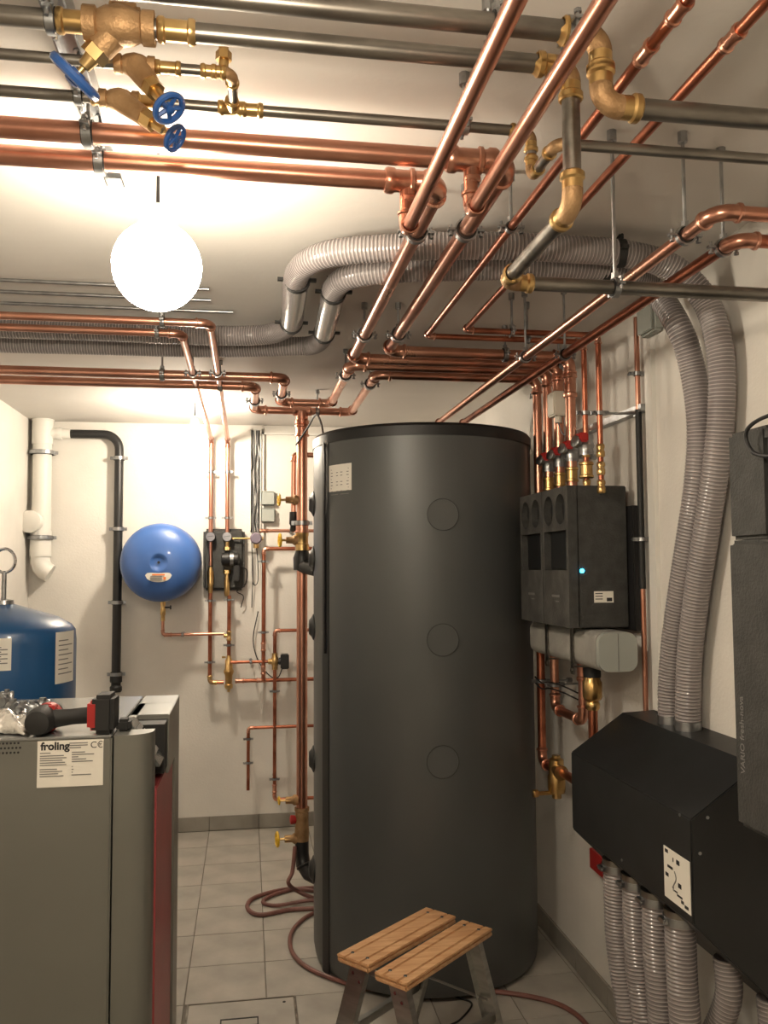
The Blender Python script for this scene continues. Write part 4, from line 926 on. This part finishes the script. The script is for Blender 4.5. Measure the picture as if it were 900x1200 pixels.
# manifold under the pump groups
MX0, MX1, MZ0, MZ1 = 1.10, 1.232, 1.262, 1.388
t = thing('manifold_box', 'grey insulated manifold beam under the black pump groups', 'manifold', (1.16, 2.6, MZ0))
def rrect(x0, x1, z0, z1, y, r):
    return [(cx_+r*math.cos(a_), y, cz_+r*math.sin(a_)) for cx_, cz_, st_ in ((x1-r, z1-r, 0), (x0+r, z1-r, PI/2), (x0+r, z0+r, PI), (x1-r, z0+r, 1.5*PI)) for a_ in [st_+PI/2*k/6 for k in range(7)]]
q = MB(); q.prism(rrect(MX0, MX1, MZ0, MZ1, 2.61, .034), (0, .64, 0)); q.obj('insulation', 'insul', t)
q = MB(); q.prism(rrect(MX0+.001, MX1-.001, MZ0+.001, MZ1-.001, 2.585, .034), (0, .023, 0)); q.obj('end_cap', 'boxgrey', t)
q = MB(); q.box(((MX0+MX1)/2-.001, 2.5835, MZ0+.004), ((MX0+MX1)/2+.001, 2.5855, MZ1-.004)); q.obj('cap_joint', 'inkgrey', t)
for y_ in (2.80, 3.05):
    q = MB(); q.box((MX0-.006, y_-.012, MZ0-.03), (MX0-.001, y_+.012, MZ1)); q.box((MX0-.006, y_-.012, MZ0-.006), (1.2995, y_+.012, MZ0-.002)); q.cyl((MX0-.01, y_, MZ0-.018), (MX0, y_, MZ0-.018), .008, n=6); q.obj('strap_bracket', 'steel', t)
# pipes below the manifold
xu = 1.17
ya_ = at(650, 800, X=xu).y; yb_ = at(683, 800, X=xu).y; zu_ = at(668, 838, X=xu).z
run('u-shaped copper loop hanging under the grey manifold', [V((xu, ya_, MZ0+.01)), V((xu, ya_, zu_)), V((xu, yb_, zu_)), V((xu, yb_, MZ0+.01))], .0165, 'copper', 'copper', B=.035, clamps=[(0, {'py': 802}, to_right)], sleeves=[(2, {'py': 785})])
yc_ = at(634, 800, X=xu).y; zz1 = along(V((xu, yc_, 1)), 'Z', py=893).z
ys_ = at(652, 905, X=xu).y
run('copper pipe dropping beside the tank to the brass separator', [V((xu, yc_, GZ0-.02)), V((xu, yc_, zz1)), V((xu, ys_+.02, zz1))], .0165, 'copper_aged', 'copper', B=.035, clamps=[(0, {'py': 798}, to_right)])
zs1 = along(V((xu, ys_, 1)), 'Z', py=885).z; zs0 = along(V((xu, ys_, 1)), 'Z', py=935).z; h_ = zs1-zs0
t = thing('dirt_separator', 'brass dirt separator with a drain cock low on the right wall', 'separator', (xu, ys_, zs0))
q = MB(); q.prof((xu, ys_, zs0), (0, 0, 1), [(0, .010), (.0, .018), (.02, .018), (.02, .030), (.035, .034), (h_*.5, .034), (h_*.55, .030), (h_*.9, .028), (h_*.95, .016), (h_, .016)], 18); q.obj('body', 'brass', t)
q = MB(); q.prof((xu, ys_, zs1-.05), (-.1, -1, 0), [(0, .024), (.05, .024), (.06, .028), (.075, .028)], 14); q.obj('outlet', 'brass', t)
q = MB(); p_ = V((xu, ys_, zs0+.02)); q.cyl(p_, p_+V((-.09, .0, .0)), .008); q.prof(p_+V((-.075, 0, 0)), (-1, 0, 0), [(0, .014), (.015, .016), (.02, .012)], 8); q.obj('drain_cock', 'brass', t)
run('short aged copper stub from the wall separator into the black hood', [V((xu, ys_-.06, zs1-.05)), V((xu, 2.57, zs1-.05))], .0165, 'copper_aged', 'copper')
yv_ = at(694, 800, X=xu).y; f_ = lambda py: along(V((xu, yv_, 1)), 'Z', py=py).z
t = thing('brass_valve', 'large brass valve with a black cap under the grey manifold', 'valve', (xu, yv_, f_(832)))
q = MB(); q.prof((xu, yv_, f_(832)), (0, 0, 1), [(0, .020), (.006, .024), (.025, .024), (.03, .020), (.035, .028), (.045, .033), (.095, .033), (.102, .028), (.115, .026)], 14); q.obj('valve_body', 'brass', t)
q = MB(); q.prof((xu, yv_, f_(832)+.112), (0, 0, 1), [(0, .028), (.0, .030), (.035, .030), (.04, .026)], 16); q.obj('cap', 'rubber', t)
run('short aged copper pipe from the large brass valve into the black hood', [V((xu, yv_, f_(828))), V((xu, yv_, 1.0))], .0165, 'copper_aged', 'copper')
for i, (yy1, lab) in enumerate([(798, 'upper dark sensor lead strung between the low copper pipes'), (805, 'lower dark sensor lead strung between the low copper pipes')]):
    z = at(640, yy1, X=xu-.02).z; cable(lab, [V((xu-.021, yc_+.01, z)), V((xu-.024, (yc_+ya_)/2, z-.012)), V((xu-.022, ya_, z)), V((xu-.024, (ya_+yb_)/2, z+.006)), V((xu-.02, yb_, z))], .003)

# ================================================================== BLACK SUCTION HOOD
HY0_, HY1_ = 1.88, 2.62
prof_ = [(1.2995, 1.135), (1.19, 1.130), (1.015, 1.012), (1.015, .775), (1.2995, .50)]
t = thing('suction_hood', 'black angular sheet metal hood on the right wall with a white diagram sticker', 'hood', (1.2, 2.25, .5))
q = MB(); q.prism([(x, HY0_, z) for x, z in prof_], (0, HY1_-HY0_, 0)); q.obj('casing', 'hood', t, bevel=.003, sharp=20)
fx = 1.015
a = at(778, 990, X=fx); b = at(809.5, 1042, X=fx); c_ = at(810, 1075, X=fx); z_t = at(778, 990, X=fx).z; z_b = at(778, 1048, X=fx).z
q = MB(); q.box((fx-.0012, b.y, z_b), (fx+.001, a.y, z_t)); st = q.obj('diagram_sticker', 'paper', t)
y_l = a.y; wy = a.y-b.y; hh_ = z_t-z_b
for u_, v_, w, h in ((.06, .04, .12, .07), (.5, .12, .12, .09), (.36, .13, .03, .08), (.15, .33, .2, .05), (.06, .5, .12, .07), (.55, .55, .12, .09), (.32, .7, .06, .03), (.4, .74, .12, .03), (.5, .78, .2, .04), (.65, .84, .1, .06), (.78, .88, .14, .06)):
    q = MB(); q.box((fx-.0018, y_l-wy*(u_+w), z_t-hh_*(v_+h)), (fx-.0010, y_l-wy*u_, z_t-hh_*v_)); q.obj('diagram_mark', 'ink', st)
q = MB(); q.sweep([(fx-.0015, y_l-wy*(.42+.06*math.sin(k*.5)), z_t-hh_*(.38+.036*k)) for k in range(12)], .0018, 6); q.obj('diagram_hose', 'inkgrey', st)
for (x, y) in ((797, 955), (729, 1008)):
    c = at(x, y, X=fx); q = MB(); q.prof(c, (-1, 0, 0), [(0, .004), (.002, .004)], 10); q.obj('screw', 'zinc', t)
for (x, y) in ((829, 958), (820, 1000)):
    c = at(x, y, Y=HY0_); q = MB(); q.prof(c, (0, -1, 0), [(0, .004), (.002, .004)], 10); q.obj('screw', 'zinc', t)
for X, Yp, k in ((hw, at(806, 834, X=hw).y, 0), (hw, at(785, 828, X=hw).y, 1)):
    q = MB(); q.prof((X, Yp, 1.128), (0, 0, 1), [(0, .037), (.028, .037), (.028, .034)], 24); q.obj('hose_socket', 'zinc', t)
# red plate
a = at(695, 993, X=1.285); b = at(713, 1028, X=1.285); q = MB(); q.box((1.27, b.y, b.z-.01), (1.2995, a.y, a.z)); tag(q.obj('red_plate', 'red', bevel=.002, loc=(1.28, a.y, a.z)), 'small red plate on the wall just under the black hood', 'plate')
# hoses under the hood
def under(i, px_, py_, pts, label):
    Xs = 1.068
    p0 = at(px_, py_, X=Xs)
    z_plane = .775-(Xs-1.015)*(.275/.2845)
    p0 = V((Xs, p0.y, z_plane+.01)); P = [p0] + pts
    root, out = hose(label, P, .0365, 'grey spiral hoses under the hood', pitch=.010)
    q = MB(); q.prof(p0-V((0, 0, .006)), (0, 0, 1), [(0, .036), (0, .040), (.02, .040)], 20); q.obj('socket', 'steel', root)
    hose_clip(root, p0-V((0, 0, .012)), V((0, 0, 1)), .038)
Xu = 1.068
def uy(px_, py_): return at(px_, py_, X=Xu).y
for i, (xt, yt_, xb, yb2, lab) in enumerate([(722, 1010, 748, 1190, 'farthest spiral hose dropping from the black hood'), (745, 1030, 768, 1190, 'second spiral hose dropping from the black hood'), (769, 1055, 785, 1190, 'third spiral hose dropping from the black hood'), (797, 1080, 812, 1195, 'nearest spiral hose hanging straight down from the black hood')]):
    ya2 = uy(xt, yt_); p = at(xb, yb2, X=Xu+.02)
    pts = [V((Xu, ya2, .60)), V((Xu+.002, ya2-.005, .50)), V((Xu+.01, (ya2*2+p.y)/3, .38)), V((Xu+.02, p.y, .22)), V((Xu+.04, p.y-.08, .10)), V((Xu+.06, p.y-.25, .04))]
    under(i, xt, yt_, pts, lab)
for i, (ya2, lab) in enumerate([(1.99, 'slanting spiral hose in front of the hanging ones, under the hood corner'), (1.93, 'slanting spiral hose lowest and nearest under the hood')]):
    X_ = 1.17 if i == 0 else 1.245; p0 = V((X_, ya2+.02, .775-(X_-1.015)*(.275/.2845)+.01))
    hose(lab, [p0, p0+V((0, .0, -.10)), p0+V((-.02, .06, -.24)), p0+V((-.05, .12, -.38)), V((p0.x-.09, ya2+.2, .08)), V((p0.x-.12, ya2+.32, .04))], .031, 'grey spiral hoses under the hood')

# ================================================================== VENTILATION BOX AT THE RIGHT EDGE
t = thing('ventilation_box', 'tall black foam ventilation box with white vertical lettering at the right edge', 'ventilation box', (1.15, 1.4, 1.07))
q = MB(); q.box((1.0, 1.10, 1.065), (1.2995, 1.665, 1.651)); lb = q.obj('lower_shell', 'epp', t, bevel=.010, bseg=3)
q = MB(); q.prism([(1.0, 1.655, 1.652), (1.0, 1.655, 1.875), (1.0, 1.52, 1.875), (1.0, 1.52, 1.652)], (.2995, 0, 0)); q.box((1.0, 1.10, 1.84), (1.2995, 1.53, 1.875)); q.box((1.0, 1.10, 1.652), (1.2995, 1.53, 1.668)); q.box((1.09, 1.10, 1.66), (1.2995, 1.53, 1.85)); q.obj('upper_shell', 'epp', t, bevel=.010)
q = MB(); q.box((1.03, 1.10, 1.67), (1.085, 1.512, 1.755)); q.obj('blue_insert', 'navy', t, bevel=.004)
q = MB(); q.box((1.03, 1.10, 1.757), (1.085, 1.512, 1.838)); q.obj('grey_insert', 'boxgrey', t, bevel=.004)
pb = at(873, 908, X=.999)
text('product_lettering', 'VARIO fresh-nova', .021, (0.9995, pb.y, pb.z), (0, 0, 1), (0, 1, 0), 'inkgrey', t, .0003)
cable('black cable looping over the top of the ventilation box', [V((1.04, 1.30, 1.88)), V((.985, 1.45, 1.885)), V((.975, 1.535, 1.87)), V((.98, 1.545, 1.835)), V((.98, 1.50, 1.81)), V((1.0, 1.40, 1.80)), V((1.05, 1.32, 1.80))], .004)

# ================================================================== STEP STOOL
t = thing('step_stool', 'folding aluminium step stool with two grooved beech treads', 'step stool', (.52, 2.65, 0))
ZT = .45
def tread(c4, label):
    A, Bq, Cq, Dq = [V((p.x, p.y, ZT)) for p in c4]     # left-near, left-far, right-far, right-near corner order
    ex = ((Bq-A)+(Cq-Dq))/2; ey = ((Dq-A)+(Cq-Bq))/2; ctr = (A+Bq+Cq+Dq)/4; Lx = ex.length; ex.normalize(); ey = (ey-ex*ey.dot(ex)); Wd = ey.length; ey.normalize()
    root = None
    # three slats with fine grooves between them, joined underneath into one board
    q = MB(); q.obox(ctr-V((0, 0, .014)), ex*Lx/2, ey*Wd/2, V((0, 0, .010))); board = q.obj('tread', 'wood', t, bevel=.006)
    fr = [0, .27, .73, 1]
    for k in range(3):
        a_, b_ = fr[k], fr[k+1]; c = ctr + ey*Wd*((a_+b_)/2-.5) - V((0, 0, .003)); q = MB(); q.obox(c, ex*(Lx/2), ey*(Wd*(b_-a_)/2-.0014), V((0, 0, .004))); q.obj('slat', 'wood', board, bevel=.002)
    for sx_ in (-1, 1):
        for sy_ in (-.23, .23):
            c = ctr + ex*(Lx/2-.035)*sx_ + ey*Wd*sy_ + V((0, 0, .001)); q = MB(); q.prof(c, (0, 0, 1), [(0, .006), (.0015, .005), (.002, .002)], 12); q.obj('screw', 'chrome', board)
    return ctr, ex, ey, Lx, Wd
T1 = tread([at(398, 1115, Z=ZT), at(502, 1062, Z=ZT), at(532, 1075, Z=ZT), at(428, 1135, Z=ZT)], 'rear')
T2 = tread([at(441, 1138, Z=ZT), at(543, 1076, Z=ZT), at(576, 1090, Z=ZT), at(474, 1155, Z=ZT)], 'front')
exs = (T1[1]+T2[1]).normalized(); eys = V((exs.y, -exs.x, 0))
for (ctr, ex, ey, Lx, Wd), sg in ((T1, -1), (T2, 1)):
    for k in (-1, 1):
        top = ctr + exs*(Lx/2-.03)*k - V((0, 0, .022)); foot = top + eys*sg*.13 + exs*.0; foot.z = .012
        d_ = (foot-top); q = MB(); wv = eys.copy(); q.prism([top-wv*.030+exs*.0015, top+wv*.030+exs*.0015, foot+wv*.032+exs*.0015, foot-wv*.032+exs*.0015], -exs*.003)
        q.prism([top-wv*.030, top-wv*.027, foot-wv*.029, foot-wv*.032], -exs*k*.022); q.prism([top+wv*.027, top+wv*.030, foot+wv*.032, foot+wv*.029], -exs*k*.022)
        lg = q.obj('leg', 'alu', t)
        q = MB(); q.obox(foot-exs*k*.010-V((0, 0, .004)), exs*.016, wv*.036, V((0, 0, .008))); q.obj('foot_cap', 'rubber', lg, bevel=.003)
        for dz, dw in ((-.03, -.012), (-.05, .012)):
            c = top + V((0, 0, dz)) + eys*sg*.01 + wv*dw; q = MB(); q.prof(c + exs*k*.001, exs*k, [(0, .006), (.003, .005)], 10); q.obj('rivet', 'chrome', lg)
# lower steps and braces
for (ctr, ex, ey, Lx, Wd), sg in ((T1, -1), (T2, 1)):
    c = ctr + eys*sg*.075; c.z = .20; q = MB(); q.obox(c, exs*(Lx/2-.035), eys*.012, V((0, 0, .012))); q.obj('cross_brace', 'alu', t, bevel=.002)
for k in (-1, 1):
    a_ = T1[0]+exs*(T1[3]/2-.045)*k-eys*.06; b_ = T2[0]+exs*(T2[3]/2-.045)*k+eys*.06; a_.z = b_.z = .25; q = MB(); q.sweep([a_, b_], .004, 8); q.obj('spreader_bar', 'alu', t)
for k in (-1, 1):
    a_ = T1[0]+exs*(T1[3]/2-.04)*k; b_ = T2[0]+exs*(T2[3]/2-.04)*k; a_.z = b_.z = ZT-.034; q = MB(); q.obox((a_+b_)/2, (b_-a_)/2, exs*.002, V((0, 0, .010))); q.obj('hinge_plate', 'alu', t)

# ================================================================== BROWN HOSES ON THE FLOOR
R8 = .010
p0 = V((VX-.035, VY-.02, VZ(990)))
fl = lambda x, y: at(x, y, Z=R8)
cable('', [(0, 0, 0), (0, 0, 1)], name='dummy') if False else None
cable('red-brown rubber hose coiled on the floor beside the tank foot', [p0, p0+V((-.015, -.05, -.10)), at(338, 1035, Y=VY-.12), fl(352, 1051)+V((0, 0, .02)), fl(385, 1062), fl(340, 1066), fl(305, 1072), fl(290, 1064), fl(298, 1052), fl(335, 1042), fl(368, 1044), fl(400, 1052)], R8, 'rubhose', 'floor_hose', 'red-brown floor hoses')
cable('red-brown rubber hose forming the inner loop beside the tank foot', [fl(395, 1040), fl(352, 1041), fl(322, 1048), fl(308, 1057), fl(325, 1061), fl(365, 1060)+V((0, 0, .02)), fl(395, 1058)], R8*.9, 'rubhose', 'floor_hose', 'red-brown floor hoses')
cable('red-brown rubber hose sweeping across the floor under the stool to the right', [fl(378, 1066), fl(358, 1075), fl(342, 1092), fl(341, 1112), fl(355, 1130), fl(385, 1145), fl(430, 1158), fl(480, 1162), fl(530, 1159), fl(590, 1163), fl(640, 1172), fl(670, 1185), fl(690, 1205), fl(705, 1240)], R8*.9, 'rubhose', 'floor_hose', 'red-brown floor hoses')
cable('short thin black wire lying on the floor under the stool', [fl(520, 1162)-V((0,0,.006)), fl(540, 1168)-V((0,0,.006)), fl(553, 1175)-V((0,0,.006)), fl(540, 1192)-V((0,0,.006)), fl(528, 1199)-V((0,0,.006))], .0035)

# cabinet and loose leads above the tank, at the back right
c = at(583, 483, Y=5.36); t = thing('cable_box', 'pale cable box high on the back wall behind the tank top', 'junction box', (c.x, 5.43, c.z))
q = MB(); q.box((c.x-.06, 5.36, c.z-.09), (c.x+.06, 5.4295, c.z+.05)); q.obj('box', 'cream', t, bevel=.006)
q = MB(); q.box((c.x+.0, 5.35, c.z-.08), (c.x+.05, 5.361, c.z+.04)); q.obj('cover', 'boxgrey', t, bevel=.003)
cable('grey lead drooping behind the copper risers beside the tank top', [at(590, 470, Y=4.9), at(598, 492, Y=4.7), at(610, 498, Y=4.5), at(619, 486, Y=4.2), at(622, 462, X=1.27)], .004, 'cablegrey')
